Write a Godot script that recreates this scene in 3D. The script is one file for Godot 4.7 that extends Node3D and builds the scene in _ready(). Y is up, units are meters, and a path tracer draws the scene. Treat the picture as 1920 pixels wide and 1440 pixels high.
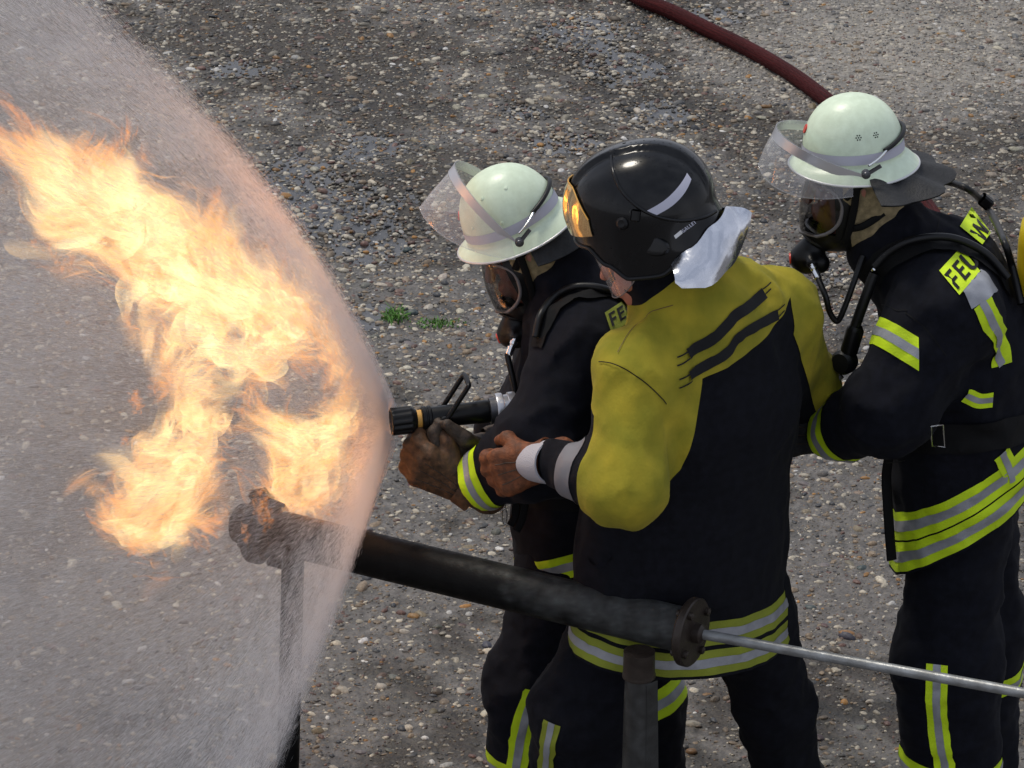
extends Node3D
# A fire-service training scene seen from above: three firefighters push a cone of water at a gas flame on a burner pipe.

const PITCH := 0.41888            # the camera looks down by 24 degrees
const SCALE := 0.0012             # metres on the view plane, 10 m away, for one unit of the survey grid
const AWAY := 10.0
const EYE := Vector3(0.0, 1.176 + 4.0674, 9.1355)

var rng := RandomNumberGenerator.new()
var org := Vector3.ZERO           # base of the thing that is being built
var mats := {}
var fold_a := FastNoiseLite.new()
var fold_b := FastNoiseLite.new()
var ground_a := FastNoiseLite.new()
var ground_b := FastNoiseLite.new()
var wet_n := FastNoiseLite.new()


# ---------- survey grid: a place from its measured direction and its distance in z ----------
func at(px: float, py: float, z: float) -> Vector3:
	var f := Vector3(0, -sin(PITCH), -cos(PITCH))
	var u := Vector3(0, cos(PITCH), -sin(PITCH))
	var d := f + Vector3.RIGHT * ((px - 960.0) * SCALE / AWAY) + u * ((720.0 - py) * SCALE / AWAY)
	return EYE + d * ((z - EYE.z) / d.z)


func on_ground(px: float, py: float, h := 0.0) -> Vector3:
	var f := Vector3(0, -sin(PITCH), -cos(PITCH))
	var u := Vector3(0, cos(PITCH), -sin(PITCH))
	var d := f + Vector3.RIGHT * ((px - 960.0) * SCALE / AWAY) + u * ((720.0 - py) * SCALE / AWAY)
	return EYE + d * ((h - EYE.y) / d.y)


# ---------- geometry buffer ----------
class Geo:
	var v := PackedVector3Array()
	var n := PackedVector3Array()
	var c := PackedColorArray()
	var t := PackedVector2Array()
	var i := PackedInt32Array()

	func tri(a: int, b: int, d: int) -> void:
		i.append(a); i.append(b); i.append(d)

	func quad(a: int, b: int, d: int, e: int) -> void:
		i.append(a); i.append(b); i.append(d)
		i.append(a); i.append(d); i.append(e)

	func grid(rows: int, cols: int, from: int, wrap := false) -> void:
		for r in rows - 1:
			for k in (cols if wrap else cols - 1):
				var k2 := (k + 1) % cols
				quad(from + r * cols + k, from + r * cols + k2, from + (r + 1) * cols + k2, from + (r + 1) * cols + k)

	func normals() -> void:
		n = PackedVector3Array()
		n.resize(v.size())
		for k in range(0, i.size(), 3):
			var a := i[k]; var b := i[k + 1]; var d := i[k + 2]
			var m := (v[d] - v[a]).cross(v[b] - v[a])
			n[a] += m; n[b] += m; n[d] += m
		for k in n.size():
			n[k] = n[k].normalized()

	func add(g: Geo) -> void:
		var f := v.size()
		v.append_array(g.v); n.append_array(g.n); c.append_array(g.c); t.append_array(g.t)
		for k in g.i: i.append(k + f)

	func mesh(off: Vector3) -> ArrayMesh:
		if n.size() != v.size(): normals()
		var a := []
		a.resize(Mesh.ARRAY_MAX)
		var w := PackedVector3Array()
		w.resize(v.size())
		for k in v.size(): w[k] = v[k] - off
		a[Mesh.ARRAY_VERTEX] = w
		a[Mesh.ARRAY_NORMAL] = n
		a[Mesh.ARRAY_INDEX] = i
		if c.size() == v.size(): a[Mesh.ARRAY_COLOR] = c
		if t.size() == v.size(): a[Mesh.ARRAY_TEX_UV] = t
		var m := ArrayMesh.new()
		m.add_surface_from_arrays(Mesh.PRIMITIVE_TRIANGLES, a)
		return m

	func push(d: float) -> Geo:
		for k in v.size(): v[k] += n[k] * d
		return self


# ---------- nodes ----------
func thing(called: String, label: String, category: String, base: Vector3, group := "", kind := "") -> Node3D:
	var o := Node3D.new()
	o.name = called
	add_child(o, true)
	o.position = base
	org = base
	o.set_meta("label", label)
	o.set_meta("category", category)
	if group: o.set_meta("group", group)
	if kind: o.set_meta("kind", kind)
	return o


func part(called: String, g: Geo, m: Material, parent: Node3D, label := "") -> MeshInstance3D:
	var o := MeshInstance3D.new()
	o.name = called
	o.mesh = g.mesh(org)
	o.material_override = m
	parent.add_child(o, true)
	if label: o.set_meta("label", label)
	return o


# ---------- shapes ----------
func smooth_path(pts: Array, per := 8) -> PackedVector3Array:
	var out := PackedVector3Array()
	for k in pts.size() - 1:
		var p0: Vector3 = pts[maxi(k - 1, 0)]
		var p1: Vector3 = pts[k]
		var p2: Vector3 = pts[k + 1]
		var p3: Vector3 = pts[mini(k + 2, pts.size() - 1)]
		for j in per:
			out.append(p1.cubic_interpolate(p2, p0, p3, float(j) / per))
	out.append(pts[-1])
	return out


func tube(path: PackedVector3Array, radius: float, sides := 10, tip := -1.0, closed := false, flat := 1.0, up := Vector3.ZERO) -> Geo:
	var g := Geo.new()
	var m := path.size()
	var side := Vector3.ZERO
	for k in m:
		var tan := (path[(k + 1) % m if closed else mini(k + 1, m - 1)] - path[(k - 1 + m) % m if closed else maxi(k - 1, 0)]).normalized()
		if up != Vector3.ZERO:
			side = up.cross(tan)
		elif side == Vector3.ZERO:
			side = (Vector3.UP if absf(tan.y) < 0.9 else Vector3.RIGHT).cross(tan)
		side = (side - tan * side.dot(tan)).normalized()
		var other := tan.cross(side)
		var r := radius if tip < 0.0 else lerpf(radius, tip, float(k) / (m - 1))
		for j in sides:
			var a := TAU * j / sides
			g.v.append(path[k] + side * (cos(a) * r) + other * (sin(a) * r * flat))
	g.grid(m, sides, 0, true)
	if closed:
		for j in sides:
			var j2 := (j + 1) % sides
			g.quad((m - 1) * sides + j, (m - 1) * sides + j2, j2, j)
	g.normals()
	if not closed:
		for e in [0, m - 1]:
			var f := g.v.size()
			var dir := (path[0] - path[1] if e == 0 else path[m - 1] - path[m - 2]).normalized()
			g.v.append(path[e]); g.n.append(dir)
			for j in sides:
				g.v.append(g.v[e * sides + j]); g.n.append(dir)
			for j in sides:
				if e == 0: g.tri(f, f + 1 + (j + 1) % sides, f + 1 + j)
				else: g.tri(f, f + 1 + j, f + 1 + (j + 1) % sides)
	return g


# profile: Vector2(radius, height along y); a corner sharper than ~35 degrees is kept sharp
func lathe(profile: Array, xf: Transform3D, segs := 28, squash := Vector2.ONE) -> Geo:
	var g := Geo.new()
	var rows := []
	for k in profile.size():
		rows.append(profile[k])
		if k > 0 and k < profile.size() - 1:
			var d1: Vector2 = (profile[k] - profile[k - 1]).normalized()
			var d2: Vector2 = (profile[k + 1] - profile[k]).normalized()
			if d1.dot(d2) < 0.82: rows.append(null)
	var start := 0
	var run := []
	for r in rows + [null]:
		if r != null:
			run.append(r)
			continue
		start = g.v.size()
		for q: Vector2 in run:
			for j in segs:
				var a := TAU * j / segs
				g.v.append(xf * Vector3(cos(a) * q.x * squash.x, q.y, sin(a) * q.x * squash.y))
		g.grid(run.size(), segs, start, true)
		run = [run[-1]]
	g.normals()
	return g


func block(size: Vector3, bevel: float, xf: Transform3D) -> Geo:
	var g := Geo.new()
	var h := size * 0.5
	for ax in 3:
		for s in [-1.0, 1.0]:
			var b1 := (ax + 1) % 3
			var b2 := (ax + 2) % 3
			var f := g.v.size()
			for q in [[-1, -1], [1, -1], [1, 1], [-1, 1]]:
				var p := Vector3.ZERO
				p[ax] = s * h[ax]
				p[b1] = q[0] * (h[b1] - bevel)
				p[b2] = q[1] * (h[b2] - bevel)
				g.v.append(xf * p)
				var nn := Vector3.ZERO
				nn[ax] = s
				g.n.append((xf.basis * nn).normalized())
			if s > 0: g.quad(f, f + 3, f + 2, f + 1)
			else: g.quad(f, f + 1, f + 2, f + 3)
	if bevel > 0.0:
		for ax in 3:
			var b1 := (ax + 1) % 3
			var b2 := (ax + 2) % 3
			for s1 in [-1.0, 1.0]:
				for s2 in [-1.0, 1.0]:
					var f := g.v.size()
					var nn := Vector3.ZERO
					nn[b1] = s1; nn[b2] = s2
					for q in [[-1, 0], [1, 0], [1, 1], [-1, 1]]:
						var p := Vector3.ZERO
						p[ax] = q[0] * (h[ax] - bevel)
						p[b1] = s1 * (h[b1] - (bevel if q[1] == 1 else 0.0))
						p[b2] = s2 * (h[b2] - (0.0 if q[1] == 1 else bevel))
						g.v.append(xf * p)
						g.n.append((xf.basis * nn).normalized())
					g.quad(f, f + 1, f + 2, f + 3)
	return g


# a ring of equal width between two lines of points, with a thickness
func sheet(rows: Array, thick := 0.0) -> Geo:
	var g := Geo.new()
	var cols: int = rows[0].size()
	for r: PackedVector3Array in rows:
		g.v.append_array(r)
	g.grid(rows.size(), cols, 0)
	g.normals()
	if thick > 0.0:
		var m := g.v.size()
		for k in m: g.v.append(g.v[k] - g.n[k] * thick)
		for k in m: g.n.append(-g.n[k])
		var e := g.i.size()
		for k in range(0, e, 3): g.tri(g.i[k] + m, g.i[k + 2] + m, g.i[k + 1] + m)
		var rim := PackedInt32Array()
		for k in cols: rim.append(k)
		for k in range(1, rows.size()): rim.append(k * cols + cols - 1)
		for k in range(cols - 2, -1, -1): rim.append((rows.size() - 1) * cols + k)
		for k in range(rows.size() - 2, 0, -1): rim.append(k * cols)
		for k in rim.size():
			var a := rim[k]
			var b := rim[(k + 1) % rim.size()]
			g.quad(a, a + m, b + m, b)
	return g


# ---------- soft bodies: rounded cones joined smoothly, meshed as surface nets ----------
class Field:
	var a := PackedVector3Array()
	var ab := PackedVector3Array()
	var inv := PackedFloat32Array()
	var ra := PackedFloat32Array()
	var rb := PackedFloat32Array()
	var nn := PackedVector3Array()
	var kf := PackedFloat32Array()
	var soft := 0.05
	var na: FastNoiseLite
	var nb: FastNoiseLite
	var amp_a := 0.0
	var amp_b := 0.0
	var stretch := Vector3.ONE

	func cone(p: Vector3, q: Vector3, r1: float, r2: float, flat := Vector3.ZERO, k := 1.0) -> int:
		a.append(p); ab.append(q - p); ra.append(r1); rb.append(r2)
		inv.append(1.0 / maxf((q - p).length_squared(), 1e-9))
		nn.append(flat.normalized()); kf.append(k)
		return a.size() - 1

	func chain(pts: Array, rs: Array, flat := Vector3.ZERO, k := 1.0) -> int:
		var first := a.size()
		for j in pts.size() - 1: cone(pts[j], pts[j + 1], rs[j], rs[j + 1], flat, k)
		return first

	func one(j: int, p: Vector3) -> float:
		var d := p - a[j]
		var h := clampf(d.dot(ab[j]) * inv[j], 0.0, 1.0)
		d -= ab[j] * h
		if kf[j] != 1.0: d += nn[j] * (d.dot(nn[j]) * (kf[j] - 1.0))
		return d.length() - lerpf(ra[j], rb[j], h)

	func least(from: int, to: int, p: Vector3) -> float:
		var m := 9.0
		for j in range(from, to): m = minf(m, one(j, p))
		return m

	func folds(p: Vector3) -> float:
		var s := 0.0
		if amp_a > 0.0: s += amp_a * na.get_noise_3dv(p * stretch)
		if amp_b > 0.0:
			var r := 1.0 - absf(nb.get_noise_3dv(p * stretch))
			s += amp_b * (r * r - 0.6)
		return s

	func all(p: Vector3, use: PackedInt32Array) -> float:
		var m := 9.0
		for j in use:
			var d := p - a[j]
			var h := clampf(d.dot(ab[j]) * inv[j], 0.0, 1.0)
			d -= ab[j] * h
			if kf[j] != 1.0: d += nn[j] * (d.dot(nn[j]) * (kf[j] - 1.0))
			var e := d.length() - lerpf(ra[j], rb[j], h)
			var o := maxf(soft - absf(m - e), 0.0)
			m = minf(m, e) - o * o / (4.0 * soft)
		return m - folds(p)

	var full := PackedInt32Array()

	func value(p: Vector3) -> float:
		if full.size() != a.size(): full = PackedInt32Array(range(a.size()))
		return all(p, full)

	# marches from p along dir to the surface and stops d above it
	func drape(p: Vector3, dir: Vector3, d := 0.003, most := 1.4) -> Vector3:
		var s := 0.0
		for k in 70:
			var e := value(p + dir * s) - d
			if absf(e) < 0.0004 or s > most: break
			s += e * 0.7
		return p + dir * s

	func slope(p: Vector3) -> Vector3:
		var e := 0.004
		return Vector3(value(p + Vector3(e, 0, 0)) - value(p - Vector3(e, 0, 0)), value(p + Vector3(0, e, 0)) - value(p - Vector3(0, e, 0)), value(p + Vector3(0, 0, e)) - value(p - Vector3(0, 0, e))).normalized()

	# moves p onto the surface the short way
	func settle(p: Vector3, d := 0.003) -> Vector3:
		for k in 5:
			p -= slope(p) * (value(p) - d) * 0.9
		return p

	func mesh(cell: float) -> Geo:
		var lo := Vector3(99, 99, 99)
		var hi := -lo
		for j in a.size():
			var r := maxf(ra[j], rb[j]) + 0.03
			for p: Vector3 in [a[j], a[j] + ab[j]]:
				lo = lo.min(p - Vector3(r, r, r))
				hi = hi.max(p + Vector3(r, r, r))
		const B := 5
		var nb_ := Vector3i(((hi - lo) / (cell * B)).ceil())
		var nx := nb_.x * B + 1
		var ny := nb_.y * B + 1
		var nz := nb_.z * B + 1
		var f := PackedFloat32Array()
		f.resize(nx * ny * nz)
		f.fill(1.0)
		var live := PackedInt32Array()
		var rad := cell * B * 0.5 * 1.8
		for bz in nb_.z:
			for by in nb_.y:
				for bx in nb_.x:
					var mid := lo + Vector3(bx + 0.5, by + 0.5, bz + 0.5) * (cell * B)
					var ds := PackedFloat32Array()
					var dm := 9.0
					for j in a.size():
						var e := one(j, mid)
						if e > 0.0: e /= kf[j]
						ds.append(e)
						dm = minf(dm, e)
					var near := dm < rad * 1.3 + soft * 0.5 + 0.02
					var use := PackedInt32Array()
					for j in a.size():
						if ds[j] < dm + rad * 2.2 + soft: use.append(j)
					if near and dm < -rad * 1.6 - soft - 0.05: near = false
					var fillv := -1.0 if dm < 0.0 else 1.0
					var whole := near
					for z in B + (1 if bz == nb_.z - 1 else 0):
						for y in B + (1 if by == nb_.y - 1 else 0):
							var row := ((bz * B + z) * ny + by * B + y) * nx + bx * B
							for x in B + (1 if bx == nb_.x - 1 else 0):
								f[row + x] = all(lo + Vector3(bx * B + x, by * B + y, bz * B + z) * cell, use) if whole else fillv
					if near: live.append((bz * nb_.y + by) * nb_.x + bx)
		var g := Geo.new()
		var id := PackedInt32Array()
		id.resize(nx * ny * nz)
		id.fill(-1)
		var off := PackedInt32Array([0, 1, nx, nx + 1, nx * ny, nx * ny + 1, nx * ny + nx, nx * ny + nx + 1])
		var cells := PackedInt32Array()
		for b in live:
			var bx := b % nb_.x
			var by := (b / nb_.x) % nb_.y
			var bz := b / (nb_.x * nb_.y)
			for z in B:
				for y in B:
					for x in B:
						var q := ((bz * B + z) * ny + by * B + y) * nx + bx * B + x
						var s := f[q] < 0.0
						if (f[q + 1] < 0.0) == s and (f[q + off[2]] < 0.0) == s and (f[q + off[3]] < 0.0) == s and (f[q + off[4]] < 0.0) == s and (f[q + off[5]] < 0.0) == s and (f[q + off[6]] < 0.0) == s and (f[q + off[7]] < 0.0) == s: continue
						var sum := Vector3.ZERO
						var cnt := 0
						for e in 12:
							var axis := e / 4
							var r := e % 4
							var c0 := (r & 1) * (2 if axis == 0 else 1) + (r >> 1) * (2 if axis == 2 else 4)
							var c1 := c0 + (1 << axis)
							var f0 := f[q + off[c0]]
							var f1 := f[q + off[c1]]
							if (f0 < 0.0) == (f1 < 0.0): continue
							var t := f0 / (f0 - f1)
							var p := Vector3(c0 & 1, (c0 >> 1) & 1, c0 >> 2)
							p[axis] += t
							sum += p
							cnt += 1
						id[q] = g.v.size()
						cells.append(q)
						g.v.append(lo + (Vector3(bx * B + x, by * B + y, bz * B + z) + sum / cnt) * cell)
						g.n.append(Vector3(f[q + 1] - f[q] + f[q + off[7]] - f[q + off[6]], f[q + off[2]] - f[q] + f[q + off[7]] - f[q + off[5]], f[q + off[4]] - f[q] + f[q + off[7]] - f[q + off[3]]))
		for q in cells:
			var s := f[q] < 0.0
			for axis in 3:
				var o: int = off[1 << axis]
				if (f[q + o] < 0.0) == s: continue
				var u: int = off[1 << ((axis + 1) % 3)]
				var w: int = off[1 << ((axis + 2) % 3)]
				if q - u - w < 0: continue
				var c0 := id[q]; var c1 := id[q - u]; var c2 := id[q - u - w]; var c3 := id[q - w]
				if c0 < 0 or c1 < 0 or c2 < 0 or c3 < 0: continue
				if s: g.quad(c0, c3, c2, c1)
				else: g.quad(c0, c1, c2, c3)
		g.normals()
		return g


# keeps the side of g where fn >= 0, cut cleanly along fn = 0
func clip(g: Geo, fn: Callable) -> Geo:
	var o := Geo.new()
	var s := PackedFloat32Array()
	s.resize(g.v.size())
	for k in g.v.size(): s[k] = fn.call(g.v[k])
	var map := PackedInt32Array()
	map.resize(g.v.size())
	map.fill(-1)
	var cut := {}
	var poly := PackedInt32Array()
	for k in range(0, g.i.size(), 3):
		poly.clear()
		var ins := 0
		for j in 3:
			if s[g.i[k + j]] >= 0.0: ins += 1
		if ins == 0: continue
		for j in 3:
			var p := g.i[k + j]
			var q := g.i[k + (j + 1) % 3]
			if s[p] >= 0.0:
				if map[p] < 0:
					map[p] = o.v.size()
					o.v.append(g.v[p]); o.n.append(g.n[p])
				poly.append(map[p])
			if (s[p] >= 0.0) != (s[q] >= 0.0):
				var key := mini(p, q) * 1000003 + maxi(p, q)
				if not cut.has(key):
					var t := s[p] / (s[p] - s[q])
					cut[key] = o.v.size()
					o.v.append(g.v[p].lerp(g.v[q], t)); o.n.append(g.n[p].lerp(g.n[q], t).normalized())
				poly.append(cut[key])
		for j in range(1, poly.size() - 1): o.tri(poly[0], poly[j], poly[j + 1])
	return o


func between(g: Geo, fn: Callable, lo: float, hi: float) -> Geo:
	return clip(clip(g, func(p: Vector3) -> float: return fn.call(p) - lo), func(p: Vector3) -> float: return hi - fn.call(p))


# ---------- materials ----------
func lin(r: float, g: float, b: float, a := 1.0) -> Color:
	var c := Color(r, g, b).linear_to_srgb()
	c.a = a
	return c


func plain(called: String, col: Color, rough: float, metal := 0.0, spec := 0.5) -> StandardMaterial3D:
	var m := StandardMaterial3D.new()
	m.resource_name = called
	m.albedo_color = col
	m.roughness = rough
	m.metallic = metal
	m.metallic_specular = spec
	mats[called] = m
	return m


func noise_tex(freq: float, size: int, kind := FastNoiseLite.TYPE_SIMPLEX_SMOOTH, octaves := 4, bump := 0.0, lo := Color.BLACK, hi := Color.WHITE, seed_ := 3) -> NoiseTexture2D:
	var n := FastNoiseLite.new()
	n.noise_type = kind
	n.frequency = freq
	n.fractal_octaves = octaves
	n.seed = seed_
	var t := NoiseTexture2D.new()
	t.width = size
	t.height = size
	t.seamless = true
	t.noise = n
	if bump > 0.0:
		t.as_normal_map = true
		t.bump_strength = bump
	else:
		var gr := Gradient.new()
		gr.set_color(0, lo)
		gr.set_color(1, hi)
		t.color_ramp = gr
	return t


func tri_map(m: StandardMaterial3D, scale: float) -> void:
	m.uv1_triplanar = true
	m.uv1_scale = Vector3.ONE * scale


func glass(called: String, col: Color, alpha: float, rough := 0.03) -> StandardMaterial3D:
	var m := plain(called, Color(col.r, col.g, col.b, alpha), rough)
	m.transparency = BaseMaterial3D.TRANSPARENCY_ALPHA
	m.cull_mode = BaseMaterial3D.CULL_DISABLED
	return m


func make_materials() -> void:
	var weave := noise_tex(0.22, 256, FastNoiseLite.TYPE_SIMPLEX, 3, 3.0)
	var worn := noise_tex(0.012, 512, FastNoiseLite.TYPE_SIMPLEX_SMOOTH, 5, 0.0, Color(0.62, 0.62, 0.62), Color(1, 1, 1), 9)
	var navy := plain("navy_cloth", lin(0.0068, 0.0076, 0.0135), 0.9, 0.0, 0.3)
	navy.rim_enabled = true
	navy.rim = 0.06
	navy.normal_enabled = true
	navy.normal_texture = weave
	navy.normal_scale = 0.18
	navy.albedo_texture = worn
	tri_map(navy, 6.0)
	var pale := navy.duplicate() as StandardMaterial3D
	pale.resource_name = "worn_navy_cloth"
	pale.albedo_color = lin(0.0074, 0.0078, 0.0125)
	mats["worn_navy_cloth"] = pale
	var mustard := navy.duplicate() as StandardMaterial3D
	mustard.resource_name = "mustard_cloth"
	mustard.albedo_color = lin(0.47, 0.385, 0.04)
	mustard.albedo_texture = noise_tex(0.008, 512, FastNoiseLite.TYPE_SIMPLEX_SMOOTH, 5, 0.0, Color(0.62, 0.68, 0.66), Color(1, 0.97, 0.92), 21)
	mustard.uv1_scale = Vector3.ONE * 2.2
	mustard.normal_scale = 0.1
	mustard.rim = 0.15
	mats["mustard_cloth"] = mustard
	var neon := plain("fluorescent_cloth", lin(0.7, 0.95, 0.006), 0.7)
	neon.normal_enabled = true
	neon.normal_texture = weave
	neon.normal_scale = 0.3
	neon.albedo_texture = noise_tex(0.01, 256, FastNoiseLite.TYPE_SIMPLEX_SMOOTH, 4, 0.0, Color(0.8, 0.8, 0.8), Color.WHITE, 5)
	tri_map(neon, 4.0)
	var dull := neon.duplicate() as StandardMaterial3D
	dull.resource_name = "soiled_fluorescent_cloth"
	dull.albedo_color = lin(0.28, 0.32, 0.02)
	mats["soiled_fluorescent_cloth"] = dull
	var silver := plain("reflective_silver", lin(0.42, 0.43, 0.46), 0.45, 0.25)
	silver.normal_enabled = true
	silver.normal_texture = weave
	silver.normal_scale = 0.25
	silver.albedo_texture = noise_tex(0.015, 256, FastNoiseLite.TYPE_SIMPLEX_SMOOTH, 4, 0.0, Color(0.75, 0.75, 0.75), Color.WHITE, 6)
	tri_map(silver, 5.0)
	plain("grey_cuff", lin(0.17, 0.17, 0.185), 0.55, 0.1)
	plain("black_strap", lin(0.005, 0.005, 0.0055), 0.75, 0.0, 0.3)
	plain("black_rubber", lin(0.006, 0.006, 0.0065), 0.42, 0.0, 0.4)
	plain("black_plastic", lin(0.0045, 0.0045, 0.005), 0.36, 0.0, 0.35)
	plain("black_thread", lin(0.004, 0.004, 0.005), 0.9)
	var lum := plain("luminous_helmet", lin(0.76, 0.88, 0.68), 0.36)
	lum.albedo_texture = noise_tex(0.02, 512, FastNoiseLite.TYPE_SIMPLEX_SMOOTH, 5, 0.0, Color(0.9, 0.9, 0.88), Color.WHITE, 15)
	lum.normal_enabled = true
	lum.normal_texture = noise_tex(0.12, 256, FastNoiseLite.TYPE_SIMPLEX, 3, 2.0)
	lum.normal_scale = 0.12
	tri_map(lum, 4.0)
	plain("helmet_band", lin(0.48, 0.48, 0.56), 0.5, 0.1)
	plain("brim_edge", lin(0.6, 0.6, 0.6), 0.35, 0.3)
	plain("aluminium", lin(0.6, 0.6, 0.62), 0.35, 0.85)
	plain("chrome", lin(0.8, 0.8, 0.8), 0.15, 1.0)
	plain("dark_steel_fitting", lin(0.12, 0.12, 0.13), 0.4, 0.8)
	glass("clear_visor", Color(0.9, 0.9, 0.92), 0.2)
	glass("mask_lens", Color(0.02, 0.02, 0.02), 0.62)
	glass("face_shield", Color(0.8, 0.8, 0.8), 0.12)
	plain("red_label", lin(0.55, 0.03, 0.025), 0.5)
	plain("red_paint", lin(0.6, 0.05, 0.03), 0.4)
	plain("grey_rubber", lin(0.14, 0.13, 0.13), 0.5)
	var hood := plain("beige_knit", lin(0.42, 0.33, 0.18), 0.9)
	hood.normal_enabled = true
	hood.normal_texture = weave
	hood.normal_scale = 0.8
	hood.albedo_texture = worn
	tri_map(hood, 7.0)
	var skin := plain("skin", lin(0.42, 0.17, 0.115), 0.5)
	skin.subsurf_scatter_enabled = true
	skin.subsurf_scatter_strength = 0.15
	plain("eye_white", lin(0.7, 0.68, 0.65), 0.2)
	plain("eye_iris", lin(0.05, 0.03, 0.02), 0.2)
	plain("hair", lin(0.05, 0.03, 0.02), 0.7)
	for q in [["brown_leather", lin(0.2, 0.092, 0.038)], ["dark_leather", lin(0.1, 0.064, 0.042)], ["orange_leather", lin(0.3, 0.085, 0.022)], ["black_leather", lin(0.02, 0.02, 0.022)]]:
		var m := plain(q[0], q[1], 0.7)
		m.albedo_texture = noise_tex(0.02, 256, FastNoiseLite.TYPE_SIMPLEX_SMOOTH, 5, 0.0, Color(0.45, 0.48, 0.5), Color.WHITE, 31)
		m.normal_enabled = true
		m.normal_texture = noise_tex(0.06, 256, FastNoiseLite.TYPE_SIMPLEX, 4, 4.0)
		m.normal_scale = 0.6
		tri_map(m, 9.0)
	var white := plain("white_cuff", lin(0.42, 0.41, 0.44), 0.8)
	white.normal_enabled = true
	white.normal_texture = weave
	tri_map(white, 6.0)
	var shell := plain("black_helmet", lin(0.0035, 0.0035, 0.004), 0.3, 0.0, 0.28)
	shell.clearcoat_enabled = true
	shell.clearcoat = 0.35
	shell.clearcoat_roughness = 0.1
	shell.roughness_texture = noise_tex(0.02, 256, FastNoiseLite.TYPE_SIMPLEX_SMOOTH, 4, 0.0, Color(0.7, 0.7, 0.7), Color.WHITE, 8)
	tri_map(shell, 4.0)
	plain("gold_visor", lin(0.66, 0.48, 0.24), 0.08, 1.0)
	var foil := plain("aluminised_cloth", lin(0.6, 0.61, 0.65), 0.22, 0.95)
	foil.normal_enabled = true
	foil.normal_texture = noise_tex(0.012, 512, FastNoiseLite.TYPE_SIMPLEX_SMOOTH, 3, 6.0)
	foil.normal_scale = 0.4
	tri_map(foil, 6.0)
	var steel := plain("burner_steel", lin(0.075, 0.078, 0.078), 0.55, 0.35)
	steel.albedo_texture = noise_tex(0.014, 512, FastNoiseLite.TYPE_SIMPLEX_SMOOTH, 6, 0.0, Color(0.62, 0.6, 0.58), Color(1, 1, 1), 12)
	steel.roughness_texture = noise_tex(0.03, 512, FastNoiseLite.TYPE_SIMPLEX_SMOOTH, 5, 0.0, Color(0.55, 0.55, 0.55), Color.WHITE, 14)
	steel.normal_enabled = true
	steel.normal_texture = noise_tex(0.09, 512, FastNoiseLite.TYPE_SIMPLEX, 4, 2.0)
	steel.normal_scale = 0.3
	tri_map(steel, 3.0)
	var soot := steel.duplicate() as StandardMaterial3D
	soot.resource_name = "sooty_steel"
	soot.albedo_color = lin(0.009, 0.009, 0.0095)
	soot.metallic = 0.1
	soot.roughness = 0.7
	soot.metallic_specular = 0.25
	mats["sooty_steel"] = soot
	var rust := steel.duplicate() as StandardMaterial3D
	rust.resource_name = "rusty_steel"
	rust.albedo_color = lin(0.055, 0.042, 0.034)
	rust.metallic = 0.4
	mats["rusty_steel"] = rust
	var galv := steel.duplicate() as StandardMaterial3D
	galv.resource_name = "galvanised_rod"
	galv.albedo_color = lin(0.36, 0.38, 0.39)
	mats["galvanised_rod"] = galv
	var hose := plain("red_hose_jacket", lin(0.085, 0.011, 0.012), 0.6, 0.0, 0.22)
	hose.albedo_texture = noise_tex(0.03, 256, FastNoiseLite.TYPE_SIMPLEX, 4, 0.0, Color(0.55, 0.55, 0.55), Color.WHITE, 17)
	hose.normal_enabled = true
	hose.normal_texture = weave
	hose.uv1_scale = Vector3(1.0, 0.35, 1.0)
	plain("yellow_ring", lin(0.6, 0.32, 0.06), 0.5)
	plain("cylinder_yellow", lin(0.75, 0.55, 0.02), 0.35)
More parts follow.
